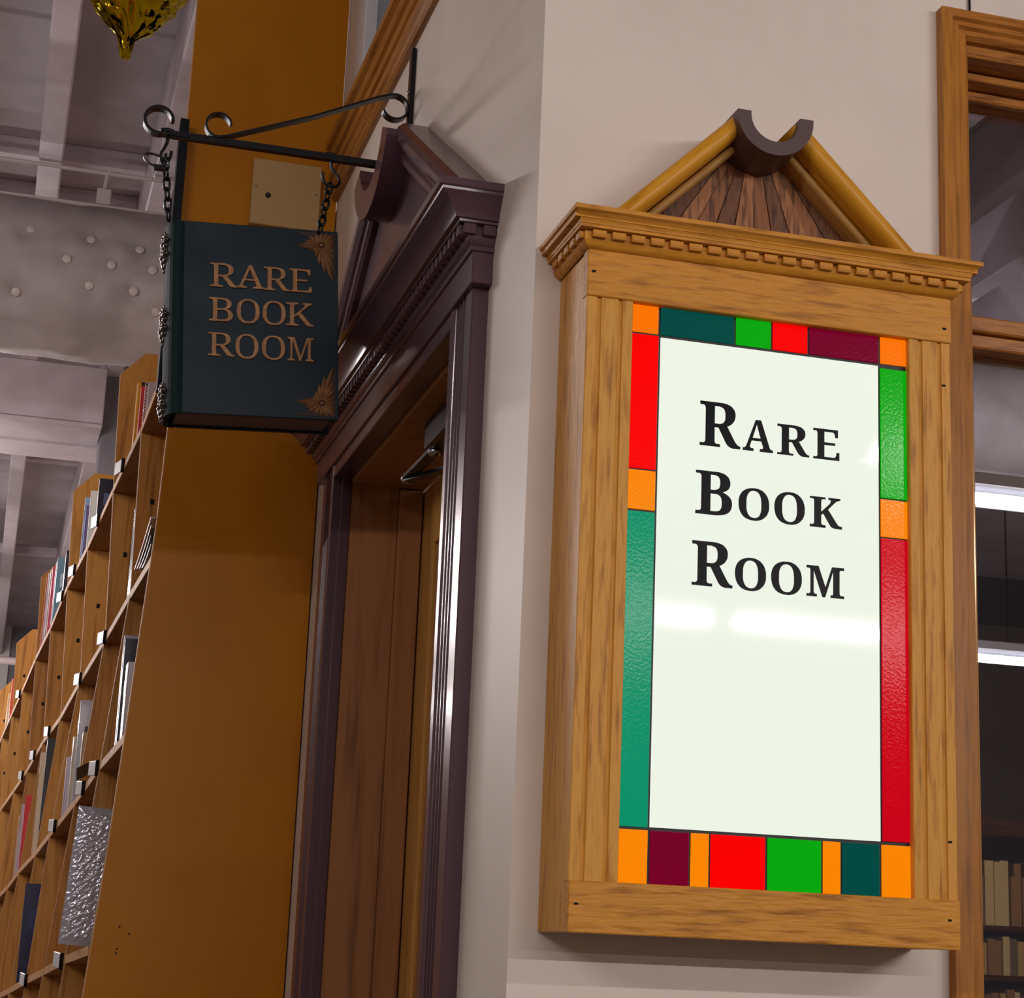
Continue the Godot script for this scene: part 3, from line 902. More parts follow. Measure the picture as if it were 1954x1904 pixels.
func paint_spine(o: Node3D, h: float, thick: float, c: Color) -> void:
	put("spine", box_mesh(Vector3(-0.0022, 0.0, -thick / 2 - 0.0006), Vector3(0.010, h + 0.0006, thick / 2 + 0.0006), 0.002), plain(c, 0.35), o)

func build_shelf_contents() -> void:
	var W := Color(0.86, 0.85, 0.88)
	# top shelf, nearest case
	paint_spine(book(-2.97, 0, 0.208, 0.034, 0.20, Color(0.08, 0.07, 0.06), "black book with a yellow spine beside a red book on the top shelf", "books on the top shelves", 0.003), 0.208, 0.034, Color(0.96, 0.68, 0.06))
	book(-2.87, 0, 0.166, 0.036, 0.19, Color(0.90, 0.22, 0.14), "bright red book between a yellow spine and a white spiral pad", "books on the top shelves", 0.004)
	spiral_pad(-2.80, 0, 0.158, 0.035, Color(0.78, 0.76, 0.80), "white spiral bound pad beside the red book on the top shelf")
	# top shelf, second case
	book(-4.10, 0, 0.212, 0.045, 0.22, Color(0.07, 0.10, 0.19), "thick navy book rising above the top shelf of the second bookcase", "books on the top shelves", 0.010, 0.0, Color(0.30, 0.36, 0.50))
	book(-4.22, 0, 0.19, 0.02, 0.2, Color(0.12, 0.13, 0.16), "thin charcoal book between a navy book and a white book", "books on the top shelves")
	book(-4.35, 0, 0.235, 0.020, 0.20, Color(0.93, 0.93, 0.90), "tall white book on the top shelf near the navy book", "books on the top shelves", 0.006)
	book(-4.50, 0, 0.215, 0.016, 0.20, Color(0.42, 0.36, 0.55), "thin violet book next to a pale blue book on the top shelf", "books on the top shelves", 0.006)
	book(-4.58, 0, 0.265, 0.022, 0.20, Color(0.60, 0.70, 0.86), "pale blue book beyond the tall white book on the top shelf", "books on the top shelves", 0.006)
	# top shelf, third case
	book(-5.50, 0, 0.27, 0.10, 0.22, Color(0.10, 0.15, 0.22), "broad dark blue book at the near end of the third top shelf", "books on the top shelves", 0.02, 0.0, Color(0.35, 0.55, 0.62))
	book(-5.68, 0, 0.293, 0.05, 0.20, Color(0.50, 0.66, 0.74), "blue grey book beside the broad dark blue book", "books on the top shelves", 0.0, 0.0, Color(0.86, 0.93, 0.96))
	book(-5.80, 0, 0.30, 0.05, 0.20, Color(0.88, 0.86, 0.88), "white book with a dark label on the third top shelf", "books on the top shelves", 0.004, 0.0, Color(0.10, 0.12, 0.18))
	book(-5.93, 0, 0.31, 0.04, 0.20, Color(0.86, 0.34, 0.42), "pink red book among white books on the third top shelf", "books on the top shelves", 0.0, 0.0, W)
	book(-6.04, 0, 0.32, 0.04, 0.20, Color(0.90, 0.84, 0.80), "cream book with a red label on the third top shelf", "books on the top shelves", 0.0, 0.0, Color(0.75, 0.18, 0.25))
	book(-6.16, 0, 0.33, 0.03, 0.20, Color(0.86, 0.84, 0.90), "slim lilac white book on the third top shelf", "books on the top shelves", 0.0, 0.0, Color(0.35, 0.28, 0.40))
	book(-6.33, 0, 0.350, 0.02, 0.20, Color(0.85, 0.42, 0.16), "slim tall orange book against the third side panel", "books on the top shelves", 0.004)
	# top shelf, farthest visible case
	book(-8.25, 0, 0.235, 0.05, 0.20, Color(0.93, 0.30, 0.10), "orange red book on the farthest top shelf in view", "books on the top shelves", 0.0)
	book(-8.52, 0, 0.200, 0.05, 0.20, Color(0.92, 0.80, 0.58), "cream yellow book past the orange red book, farthest top shelf", "books on the top shelves", 0.0)
	# second shelf
	for i in 5:
		var c: Color = [Color(0.82, 0.83, 0.86), Color(0.74, 0.75, 0.79), Color(0.16, 0.20, 0.20), Color(0.88, 0.88, 0.90), Color(0.40, 0.42, 0.46)][i]
		book(-2.745 - 0.030 * i, 1, 0.292 - 0.012 * (i % 3), 0.018, 0.21, c, ["glossy white magazine nearest the divider, second shelf down", "silver grey magazine in the second shelf pile", "thin dark green magazine among white ones", "white magazine behind the dark green one", "mid grey magazine last in the white magazine pile"][i], "magazines on the second shelf", 0.006, 0.0, Color(0.2, 0.2, 0.24) if i != 2 else W, 0.2)
	for i in 4: leaflet(i)
	spiral_pad(-7.30, 1, 0.292, 0.09, Color(0.10, 0.14, 0.30), "navy spiral bound notebook with white coil in the far bay")
	book(-7.22, 1, 0.285, 0.025, 0.20, Color(0.86, 0.72, 0.52), "tan book pushed back beside the navy spiral notebook", "books on the second shelves", 0.062)
	# third shelf
	book(-2.06, 2, 0.29, 0.12, 0.24, Color(0.44, 0.29, 0.22), "brown boxed volume against the orange panel, third shelf", "books on the third shelves", 0.03, 0.0, Color(0.20, 0.20, 0.34))
	book(-2.18, 2, 0.20, 0.07, 0.20, Color(0.85, 0.83, 0.84), "white box file below the brown volume, third shelf", "books on the third shelves", 0.008, 0.0, Color(0.12, 0.13, 0.16))
	book(-2.26, 2, 0.275, 0.016, 0.21, Color(0.12, 0.13, 0.18), "thin black book beside the white box file", "books on the third shelves", 0.004)
	book(-2.30, 2, 0.290, 0.014, 0.21, Color(0.66, 0.68, 0.74), "thin silver book outermost beside the black book", "books on the third shelves", 0.004)
	book(-2.335, 2, 0.27, 0.014, 0.21, Color(0.20, 0.22, 0.28), "thin slate book leaning against the silver book", "books on the third shelves", 0.006)
	book(-3.53, 2, 0.215, 0.06, 0.20, Color(0.70, 0.58, 0.34), "gold brown book in front of a plastic wrapped white book", "books on the third shelves", 0.010, 0.0, Color(0.48, 0.38, 0.22))
	book(-3.62, 2, 0.335, 0.05, 0.22, Color(0.74, 0.74, 0.78), "tall plastic wrapped white book on the third shelf", "books on the third shelves", 0.004, 0.0, Color(0.24, 0.20, 0.28), 0.12)
	book(-3.74, 2, 0.24, 0.05, 0.2, Color(0.82, 0.76, 0.66), "cream paperback left of the plastic wrapped white book", "books on the third shelves", 0.004, 0.0, Color(0.36, 0.28, 0.22))
	book(-3.86, 2, 0.195, 0.035, 0.20, Color(0.78, 0.74, 0.82), "short lilac book at the far end of the cream paperback", "books on the third shelves", 0.0)
	book(-5.00, 2, 0.43, 0.05, 0.22, Color(0.06, 0.06, 0.08), "very tall black portfolio against the second side panel", "books on the third shelves", 0.006)
	book(-5.12, 2, 0.395, 0.025, 0.22, Color(0.92, 0.80, 0.66), "tall cream portfolio beside the black portfolio", "books on the third shelves", -0.004)
	book(-5.20, 2, 0.37, 0.03, 0.22, Color(0.07, 0.07, 0.09), "black portfolio on the far side of the cream one", "books on the third shelves", 0.006)
	book(-5.85, 2, 0.32, 0.06, 0.24, Color(0.86, 0.10, 0.10), "red and white book on the third shelf of the far case", "books on the third shelves", 0.004, 0.0, Color(0.90, 0.84, 0.80))
	book(-5.98, 2, 0.30, 0.05, 0.22, Color(0.80, 0.76, 0.80), "pale grey book behind the red and white book", "books on the third shelves", 0.0, 0.0, Color(0.16, 0.18, 0.30))
	book(-6.14, 2, 0.27, 0.05, 0.22, Color(0.86, 0.72, 0.60), "tan paperback past the pale grey book", "books on the third shelves", 0.0)
	# lowest visible shelf
	book(-4.84, 3, 0.37, 0.06, 0.24, Color(0.08, 0.12, 0.28), "tall dark blue book standing alone on the lowest shelf", "books on the lowest shelf", 0.012, 0.0, Color(0.14, 0.19, 0.38))
	wrapped_board()
	card_hanging()
	# label holders clipped to shelf edges
	var tags := [[1.62, 0, "first bookcase"], [2.55, 0, "second bookcase, nearer"], [3.60, 0, "second bookcase, farther"], [4.25, 0, "third bookcase"], [7.2, 0, "fourth bookcase"], [1.98, 1, "first bookcase"], [2.95, 1, "second bookcase"], [4.6, 1, "third bookcase, nearer"], [5.5, 1, "third bookcase, farther"], [6.3, 1, "fourth bookcase"], [1.08, 2, "first bookcase"], [1.62, 2, "first bookcase, farther"], [2.75, 2, "second bookcase"], [1.12, 3, "first bookcase"], [2.95, 3, "second bookcase"]]
	var ord := ["top shelf", "second shelf", "third shelf", "lowest shelf"]
	for t in tags:
		var f := front(t[0], t[1])
		var o := thing("label_holder", "small white label holder clipped to the %s edge of the %s" % [ord[t[1]], t[2]], "label holder", f + Vector3(-0.0085, -0.022, 0), "white label holders on the shelf edges")
		o.rotation = Vector3(0.06, 0.16, 0)
		put("card", box_mesh(Vector3(-0.010, -0.006, -0.045), Vector3(-0.004, 0.034, 0.040), 0.002), M.tag, o)
		put("clip", box_mesh(Vector3(-0.011, -0.008, 0.040), Vector3(-0.001, 0.036, 0.047), 0.001), M.iron, o)

func spiral_pad(z: float, s: int, h: float, thick: float, cover: Color, label: String) -> void:
	var f := front((Z0 - z) / DZ, s)
	var o := thing("spiral_pad", label, "notebook", f + Vector3(0.010, 0.001 + thick * 0.04, 0))
	put("cover", box_mesh(Vector3(0.006, 0, -thick / 2), Vector3(0.21, h, thick / 2), 0.002), plain(cover, 0.35), o)
	var st := st_new()
	var n := 16
	for k in n:
		var y := h * (k + 0.5) / n
		var ring := PackedVector3Array()
		for q in 8:
			var a := TAU * q / 8
			ring.append(Vector3(0.004 + 0.006 * cos(a), y + 0.001 * sin(a), (thick * 0.5 + 0.004) * sin(a)))
		tube(st, ring, 0.0014, 0.0014, Vector3.UP, 5, false, true)
	put("spiral_coil", done(st), M.tag, o)
	if h > 0.2:
		put("cover_label", box_mesh(Vector3(0.05, h * 0.52, thick / 2), Vector3(0.14, h * 0.66, thick / 2 + 0.0005), 0.0), plain(Color(0.55, 0.58, 0.70), 0.5), o)

# limp leaflets slumped over the second shelf beside the end panel
func leaflet(i: int) -> void:
	var f := front(0.32, 1)
	var lab: String = ["limp cream leaflet on top of the curled pile beside the orange panel", "curled tan leaflet second in the slumped pile", "dark covered leaflet under the curled tan one", "grey leaflet at the bottom of the slumped pile"][i]
	var o := thing("leaflet", lab, "leaflet", f + Vector3(-0.020, 0.001, 0), "leaflets slumped on the second shelf")
	var st := st_new()
	var rings := []
	for k in 11:
		var t := k / 10.0
		var z := lerpf(0.215 - 0.018 * i, -0.22 + 0.05 * i, t)
		var y := front(0.32 - z / DZ, 1).y - f.y + 0.002 + 0.0055 * (3 - i) + (0.066 - 0.014 * i) * pow(1.0 - t, 1.25 + 0.25 * i)
		var ring := PackedVector3Array([Vector3(0.004 + 0.003 * i, y, z), Vector3(0.20, y, z), Vector3(0.20, y + 0.004, z + 0.002), Vector3(0.004 + 0.003 * i, y + 0.004, z + 0.002)])
		rings.append(ring)
	skin(st, rings, true, true, false)
	put("sheets", done(st), plain([Color(0.80, 0.70, 0.58), Color(0.66, 0.52, 0.38), Color(0.10, 0.10, 0.12), Color(0.60, 0.58, 0.58)][i], 0.35), o)

# the large book in crinkled plastic film, standing crosswise at the front of the lowest shelf
func wrapped_board() -> void:
	var o := thing("wrapped_book", "large flat book sealed in crinkled silver plastic film on the lowest shelf", "book", Vector3(-0.514, 1.612, -2.32))
	o.rotation.z = deg_to_rad(-3.4)
	put("board", box_mesh(Vector3(0.004, 0.004, -0.012), Vector3(0.236, 0.336, 0.010), 0.003), M.film, o)
	# crinkled film over the near face
	var rng := FastNoiseLite.new()
	rng.seed = 9
	rng.frequency = 1.0
	rng.fractal_octaves = 3
	var st := st_new()
	var nx := 60
	var ny := 84
	var pts := []
	for j in ny + 1:
		var row := PackedVector3Array()
		for i in nx + 1:
			var u := float(i) / nx
			var v := float(j) / ny
			var e := minf(minf(u, 1 - u) * 12.0, minf(v, 1 - v) * 16.0)
			var c := 0.0
			if v < 0.5: c = absf(rng.get_noise_2d(u * 9.0 + v * 6.0, v * 52.0 - u * 14.0))
			else: c = absf(rng.get_noise_2d(u * 22.0 + 40.0, v * 26.0 + u * 9.0))
			row.append(Vector3(0.24 * u, 0.34 * v, 0.011 + minf(e, 1.0) * (0.003 + 0.009 * (0.5 - c))))
		pts.append(row)
	st.set_smooth_group(1)
	for j in ny:
		for i in nx: quad(st, pts[j][i], pts[j][i + 1], pts[j + 1][i + 1], pts[j + 1][i], Vector3.BACK)
	var wrap := StandardMaterial3D.new()
	wrap.albedo_color = Color(0.74, 0.75, 0.79)
	wrap.metallic = 0.28
	wrap.roughness = 0.14
	put("plastic_film", done(st), wrap, o)

func card_hanging() -> void:
	var f := front(1.98, 2)
	var o := thing("price_card", "small grey card hanging over the gold brown book", "card", f + Vector3(-0.012, 0.072, 0.07))
	o.rotation = Vector3(0.3, 0.9, 0.5)
	put("card_face", box_mesh(Vector3(0, -0.03, -0.001), Vector3(0.055, 0.012, 0.001), 0.0005), plain(Color(0.40, 0.36, 0.30), 0.6), o)

# ------------------------------------------------------------------ bracket, chains and the hanging book sign
func strap_points(c: Vector2, r: float, a0: float, a1: float, n: int, z: float) -> PackedVector3Array:
	var p := PackedVector3Array()
	for q in arc(c.x, c.y, r, a0, a1, n): p.append(Vector3(q.x, q.y, z))
	return p

func build_hanging_sign() -> void:
	var zb := -1.025
	var ya := 3.221
	var o := thing("sign_bracket", "black wrought iron bracket with scrolled ends above the purple pediment", "bracket")
	var st := st_new()
	bx(st, Vector3(-0.010, 3.05, zb - 0.014), Vector3(-0.001, 3.495, zb + 0.014), 0.0015)
	put("wall_plate", done(st), M.iron, o)
	st = st_new()
	lump(st, Vector3(-0.011, 3.395, zb), Vector3(0.004, 0.006, 0.006), 8, 5)
	put("screw_head", done(st), M.chrome, o)
	# square arm that curls up into a scroll at its free end
	st = st_new()
	var path := PackedVector3Array([Vector3(-0.008, ya, zb), Vector3(-0.25, ya, zb), Vector3(-0.50, ya - 0.001, zb)])
	tube(st, path, 0.0072, 0.0068, Vector3.FORWARD, 4, true)
	path = PackedVector3Array([Vector3(-0.46, ya - 0.002, zb), Vector3(-0.50, ya - 0.003, zb)])
	for q in strap_points(Vector2(-0.5245, ya + 0.0245), 0.0285, 292, 5, 24, zb): path.append(q)
	tube(st, path, 0.0105, 0.0032, Vector3.FORWARD, 4, true)
	put("arm", done(st), M.iron, o)
	# flat brace with a scroll at each end
	st = st_new()
	path = PackedVector3Array()
	for q in strap_points(Vector2(-0.4035, ya + 0.0325), 0.026, 15, 275, 22, zb): path.append(q)
	path.append(Vector3(-0.385, ya + 0.011, zb))
	path.append(Vector3(-0.21, ya + 0.084, zb))
	path.append(Vector3(-0.075, ya + 0.150, zb))
	for q in strap_points(Vector2(-0.0385, ya + 0.134), 0.0275, 108, -155, 24, zb): path.append(q)
	tube(st, path, 0.0105, 0.0022, Vector3.FORWARD, 4, true)
	put("brace", done(st), M.iron, o)
	st = st_new()
	for x in [-0.168, -0.505]: lump(st, Vector3(x, ya + 0.006, zb), Vector3(0.016, 0.006, 0.009), 10, 6)
	put("hook_boss", done(st), M.iron, o)
	for h in [[-0.166, 1.0], [-0.503, -0.55]]:
		st = st_new()
		path = PackedVector3Array()
		var sx: float = h[1]
		for q in [[0.0, 0.0], [0.001, -0.016], [0.010, -0.028], [0.019, -0.038], [0.021, -0.049], [0.014, -0.058], [0.003, -0.060], [-0.008, -0.055], [-0.015, -0.045], [-0.017, -0.033]]: path.append(Vector3(h[0] + sx * q[0], ya - 0.004 + q[1], zb))
		tube(st, path, 0.0034, 0.0034, Vector3.FORWARD, 8)
		put("hook", done(st), M.iron, o)
	# chains
	chain(Vector3(-0.165, ya - 0.058, zb), Vector3(-0.180, 3.052, zb), 6, "short black chain holding the book sign beside the beige cover plate")
	chain(Vector3(-0.505, ya - 0.055, zb), Vector3(-0.487, 3.036, zb), 6, "short black chain holding the spine end of the book sign")
	var tie := thing("cable_tie", "black strap loop buckled round the chain at the spine end", "strap", Vector3(-0.505, 3.150, zb))
	st = st_new()
	path = PackedVector3Array()
	for k in 20:
		var a := TAU * k / 20
		path.append(Vector3(-0.018 + 0.026 * cos(a), 0.004 - 0.006 * cos(a) + 0.011 * sin(a), 0.003 * sin(a) + 0.012))
	tube(st, path, 0.0035, 0.0012, Vector3.FORWARD, 4, true, true)
	put("loop", done(st), M.iron, tie)
	put("buckle", box_mesh(Vector3(-0.022, -0.016, 0.006), Vector3(0.000, -0.006, 0.020), 0.001), M.iron, tie)
	put("clamp_bar", box_mesh(Vector3(-0.003, -0.024, 0.008), Vector3(0.003, 0.022, 0.016), 0.001), M.iron, tie)
	build_book_sign(zb)

func chain(a: Vector3, b: Vector3, n: int, label: String) -> void:
	var o := thing("chain", label, "chain", a, "chains of the hanging book sign")
	var st := st_new()
	var d := (b - a)
	var step := d / n
	var t := d.normalized()
	for k in n:
		var side := Vector3(0.8, 0, 0.6) if k % 2 == 0 else Vector3(-0.6, 0, 0.8)
		var u := (side - t * side.dot(t)).normalized()
		var c := step * (k + 0.5)
		var hl := step.length() * 0.62
		var r := 0.0070
		var path := PackedVector3Array()
		for q in 14:
			var ang := TAU * q / 14
			path.append(c + u * r * cos(ang) + t * (hl - r) * signf(sin(ang)) * minf(1.0, absf(sin(ang)) * 3.0) + t * r * sin(ang))
		tube(st, path, 0.0027, 0.0027, t.cross(u), 6, false, true)
	put("links", done(st), M.iron, o)

func build_book_sign(zb: float) -> void:
	var o := thing("book_sign", "dark green book shaped hanging sign with raised gold lettering and corner ornaments", "sign", Vector3(-0.30, 2.848, zb))
	o.rotation.z = 0.066
	var D := 0.120
	# boards
	put("front_board", box_mesh(Vector3(-0.143, -0.2015, -0.010), Vector3(0.1715, 0.2015, 0.0), 0.0015), M.green_cover, o)
	put("back_board", box_mesh(Vector3(-0.143, -0.2015, -D), Vector3(0.1715, 0.2015, -D + 0.010), 0.0015), M.green_cover, o)
	# rounded spine with a hinge groove
	var st := st_new()
	var p := PackedVector2Array([Vector2(-0.143, -0.0045)])
	for q in 13:
		var a := PI * (0.5 + q / 12.0)
		p.append(Vector2(-0.152 + 0.0235 * cos(a), -D / 2 + (D / 2) * sin(a)))
	p.append(Vector2(-0.143, -D + 0.0045))
	p.append(Vector2(-0.146, -D + 0.010))
	for q in 9:
		var a := PI * (1.5 - q / 8.0)
		p.append(Vector2(-0.150 + 0.014 * cos(a), -D / 2 + (D / 2 - 0.010) * sin(a)))
	p.append(Vector2(-0.146, -0.010))
	prism(st, p, Vector3.ZERO, Vector3.RIGHT, Vector3.BACK, Vector3.UP, -0.2015, 0.2015)
	put("spine", done(st), M.green_spine, o)
	# page block, set in from the board edges
	st = st_new()
	bx(st, Vector3(-0.150, -0.1965, -D + 0.010), Vector3(0.158, 0.1965, -0.010), 0.001)
	put("page_block", done(st), M.pages, o)
	# lettering
	var letters := [["R", -0.091, -0.035, 0.064, 0.114], ["A", -0.037, 0.019, 0.065, 0.114], ["R", 0.018, 0.070, 0.064, 0.113], ["E", 0.070, 0.116, 0.064, 0.113], ["B", -0.092, -0.044, -0.0085, 0.0405], ["O", -0.036, 0.010, -0.010, 0.0415], ["O", 0.016, 0.063, -0.010, 0.0410], ["K", 0.064, 0.120, -0.0085, 0.0405], ["R", -0.093, -0.040, -0.0815, -0.033], ["O", -0.038, 0.008, -0.084, -0.0325], ["O", 0.015, 0.062, -0.0835, -0.0325], ["M", 0.067, 0.120, -0.0825, -0.033]]
	for l in letters: letter(l[0], l[1], l[2], l[3], l[4], 0.0, 0.005, M.gold_letter, o, 400)
	# leafy corner ornaments
	for s in [1.0, -1.0]:
		st = st_new()
		var corner := Vector2(0.1655, 0.1955 * s)
		var c := corner + Vector2(-0.028, -0.027 * s)
		# backing triangle with a hollow long side
		var tri2 := PackedVector2Array([corner, corner + Vector2(-0.082, 0.0), corner + Vector2(-0.056, -0.012 * s), corner + Vector2(-0.040, -0.030 * s), corner + Vector2(-0.030, -0.042 * s), corner + Vector2(-0.012, -0.075 * s), corner + Vector2(-0.002, -0.107 * s), corner + Vector2(0.0, -0.09 * s)])
		var ground := prism_mesh(tri2, Vector3.ZERO, Vector3.RIGHT, Vector3.UP, Vector3.BACK, 0.0, 0.0012)
		var fronds := [[-177, 0.054, 0.009], [-163, 0.034, 0.008], [165, 0.036, 0.009], [143, 0.033, 0.009], [118, 0.028, 0.010], [92, 0.027, 0.009], [66, 0.030, 0.009], [45, 0.036, 0.010], [24, 0.030, 0.009], [0, 0.027, 0.009], [-26, 0.031, 0.009], [-48, 0.040, 0.009], [-63, 0.056, 0.009], [-73.5, 0.079, 0.010], [-84, 0.060, 0.009], [-98, 0.042, 0.009], [-118, 0.028, 0.010], [-142, 0.024, 0.010]]
		for fr in fronds:
			var a := deg_to_rad(fr[0])
			var dir := Vector2(cos(a), sin(a) * s)
			var start := c + dir * 0.006
			var tip := c + dir * float(fr[1])
			tip.x = minf(tip.x, corner.x)
			tip.y = minf(tip.y * s, corner.y * s) * s
			frond(st, start, tip, fr[2] * 0.60, 0.0058)
		lump(st, Vector3(c.x, c.y, 0.003), Vector3(0.0042, 0.0042, 0.003), 10, 6)
		var orn := put("corner_ornament", done(st), M.antique, o)
		put("ornament_ground", ground, M.ornament_ground, orn)
	# cast clasps on the spine
	for y in [0.152, -0.005, -0.165]:
		st = st_new()
		var xs := -0.1770
		var rows := [[0.034, 0.004, 0.012], [0.026, 0.007, 0.020], [0.015, 0.0085, 0.028], [0.005, 0.0075, 0.024], [-0.005, 0.0085, 0.020], [-0.014, 0.010, 0.026], [-0.024, 0.0075, 0.020], [-0.033, 0.005, 0.013], [-0.040, 0.003, 0.006]]
		for r in rows:
			for q in [-1.0, 0.0, 1.0]:
				lump(st, Vector3(xs + absf(q) * 0.003, y + r[0] + q * 0.002, -D / 2 + q * r[2] * 0.75), Vector3(r[1], 0.0062, r[2] * 0.55), 8, 5)
		put("spine_clasp", done(st), M.silver, o)

# a raised leaf from start to tip with a ridge down its middle
func frond(st: SurfaceTool, a: Vector2, b: Vector2, w: float, h: float) -> void:
	var d := b - a
	var n := Vector2(-d.y, d.x).normalized()
	var z := 0.0014
	var steps := 5
	st.set_smooth_group(-1)
	for i in steps:
		var t0 := float(i) / steps
		var t1 := float(i + 1) / steps
		var w0 := w * sin(PI * (0.12 + 0.86 * t0))
		var w1 := w * sin(PI * (0.12 + 0.86 * t1))
		var c0 := a + d * t0
		var c1 := a + d * t1
		var h0 := z + h * (0.55 + 0.45 * sin(PI * t0))
		var h1 := z + h * (0.55 + 0.45 * sin(PI * t1))
		for s in [-1.0, 1.0]:
			quad(st, Vector3(c0.x, c0.y, h0), Vector3(c1.x, c1.y, h1), Vector3(c1.x + n.x * w1 * s, c1.y + n.y * w1 * s, z), Vector3(c0.x + n.x * w0 * s, c0.y + n.y * w0 * s, z), Vector3.BACK)

# ------------------------------------------------------------------ things behind: plate, board, duct, pipes, girder, balloon
func build_background() -> void:
	var pz := Z0 + 0.002
	var pl := thing("cover_plate", "square beige access cover plate on the orange end panel", "cover plate", Vector3(-0.136, 3.498, pz))
	pl.rotation.z = 0.0
	put("plate_face", box_mesh(Vector3(-0.090, -0.089, 0.0), Vector3(0.087, 0.089, 0.022), 0.002), M.plate, pl)
	var st := st_new()
	prism(st, arc(0, 0, 0.0075, 0, 345, 23), Vector3(-0.048, -0.009, 0.022), Vector3.RIGHT, Vector3.UP, Vector3.BACK, 0.0, 0.002)
	put("lock", done(st), M.screw, pl)
	for q in [[-0.081, 0.010], [0.074, 0.010]]:
		st = st_new()
		lump(st, Vector3(q[0], q[1], 0.022), Vector3(0.004, 0.004, 0.002), 8, 5)
		put("screw_head", done(st), M.chrome, pl)
	# dark board seen on edge beside the panel
	var bd := thing("dark_board", "tall narrow dark navy board fixed edge on at the orange panel's front edge", "board", Vector3(-0.403, 3.30, pz))
	st = st_new()
	prism(st, PackedVector2Array([Vector2(0, -0.36), Vector2(0.05, -0.36), Vector2(0.05, 0.352), Vector2(0.01, 0.352), Vector2(0, 0.30)]), Vector3.ZERO, Vector3.BACK, Vector3.UP, Vector3.RIGHT, -0.018, 0.004)
	put("board_face", done(st), M.navy, bd)
	# insulated duct with fixing pins
	var du := thing("insulated_duct", "big grey padded air duct with fixing pins, slung under the white joists", "duct", Vector3(-1.9, 4.475, -5.62))
	var nz := FastNoiseLite.new()
	nz.seed = 4
	nz.frequency = 1.6
	nz.fractal_octaves = 3
	var pins := [[1.285, 18.8], [1.389, 0.1], [1.473, 18.4], [1.577, 0.0], [1.649, 18.6], [1.379, 38.5], [1.588, 34.9], [1.125, 40.7], [1.09, -12.0], [1.68, -14.0], [0.95, 20.0], [0.80, 2.0], [0.62, 22.0]]
	var rings := []
	var nx := 150
	var na := 64
	for i in nx + 1:
		var x := -2.4 + 4.28 * i / nx
		var ring := PackedVector3Array()
		for k in na:
			var a := TAU * k / na
			var r := 0.342 + 0.014 * nz.get_noise_3d(x * 1.5, cos(a) * 1.2, sin(a) * 1.2) + 0.005 * nz.get_noise_3d(x * 5.0 + 9.0, cos(a) * 3.0, sin(a) * 3.0)
			# the quilt is drawn in round every pin
			for p in pins:
				var pa := deg_to_rad(p[1] - 20.0)
				var dd := Vector2(x - p[0], wrapf(a - pa, -PI, PI) * 0.35).length()
				r -= 0.034 * exp(-dd * dd / 0.0030)
				var cr := absf(sin((x * 6.0 + wrapf(a - pa, -PI, PI) * 2.2)))
				r -= 0.016 * exp(-dd * dd / 0.010) * exp(-cr * cr * 14.0)
			ring.append(Vector3(x, r * sin(a), r * cos(a)))
		rings.append(ring)
	st = st_new()
	skin(st, rings)
	put("insulation", done(st), M.duct, du)
	for p in pins:
		var a := deg_to_rad(p[1] - 20.0)
		st = st_new()
		lump(st, Vector3.ZERO, Vector3(0.020, 0.020, 0.006), 16, 6)
		var pin := put("fixing_pin", done(st), M.pipe, du)
		pin.position = Vector3(p[0], 0.318 * sin(a), 0.318 * cos(a))
		pin.rotation.x = -a
	st = st_new()
	bx(st, Vector3(-2.4, -0.016, -0.02), Vector3(1.88, 0.016, 0.02), 0.003)
	put("seam_flange", done(st), M.pipe, du, Vector3(0, 0.341, 0.055))
	var du2: Node3D = du.duplicate()
	du2.name = numbered("insulated_duct")
	add_child(du2)
	du2.position = Vector3(4.2, 4.475, 5.6)
	tag(du2, "grey padded air duct on the viewer's side of the shop, mirrored faintly in the window", "duct")
	# hanger bracket from the duct flange up to the conduit
	var hg := thing("duct_hanger", "small pale metal hanger bracket on the duct flange", "bracket", Vector3(-0.478, 4.834, -5.56))
	put("bracket_plate", box_mesh(Vector3(-0.032, 0.0, -0.02), Vector3(0.032, 0.075, 0.02), 0.005), M.pipe, hg)
	st = st_new()
	tube(st, PackedVector3Array([Vector3(0, 0.07, 0), Vector3(0.006, 0.13, 0), Vector3(0.010, 0.165, 0)]), 0.010, 0.010, Vector3.RIGHT, 8)
	put("strap", done(st), M.pipe, hg)
	st = st_new()
	tube(st, PackedVector3Array([Vector3(-4.0, 0, 0), Vector3(1.98, 0, 0)]), 0.0095, 0.0095, Vector3.UP, 10)
	var cd := put("conduit", done(st), M.pipe, self, Vector3(-2.0, 4.988, -5.56))
	tag(cd, "thin pale conduit crossing under the white joists above the duct", "pipe")
	# girder beyond the duct
	var g := thing("girder", "deep white painted girder with a bottom flange beyond the duct", "girder", Vector3(0, 0, -8.6))
	st = st_new()
	bx(st, Vector3(-7.9, 4.63, -0.10), Vector3(-0.262, 4.999, 0.0), 0.006)
	put("web", done(st), M.joist, g)
	put("flange", box_mesh(Vector3(-7.9, 4.615, -0.40), Vector3(-0.266, 4.64, 0.03), 0.004), M.joist, g)
	put("lower_beam", box_mesh(Vector3(-7.9, 4.63, -0.9), Vector3(-0.01, 4.72, -0.55), 0.004), M.joist, g)
	var hd := put("trim_2", box_mesh(Vector3(-0.26, 4.2, -0.35), Vector3(-0.005, 5.0, -0.02), 0.004), M.grey_wall, self, Vector3(0, 0, -8.75))
	tag(hd, "grey boxed header between the white girder and the wall", "header", "", "structure")
	# far pipe and pale panel at the end of the shop
	st = st_new()
	tube(st, PackedVector3Array([Vector3(-6.0, 0, 0), Vector3(0.70, 0, 0)]), 0.034, 0.034, Vector3.UP, 12)
	var fp := put("ceiling_pipe", done(st), M.pipe, self, Vector3(-0.75, 3.955, -14.0))
	tag(fp, "white horizontal pipe at the far end above the bookcases", "pipe")
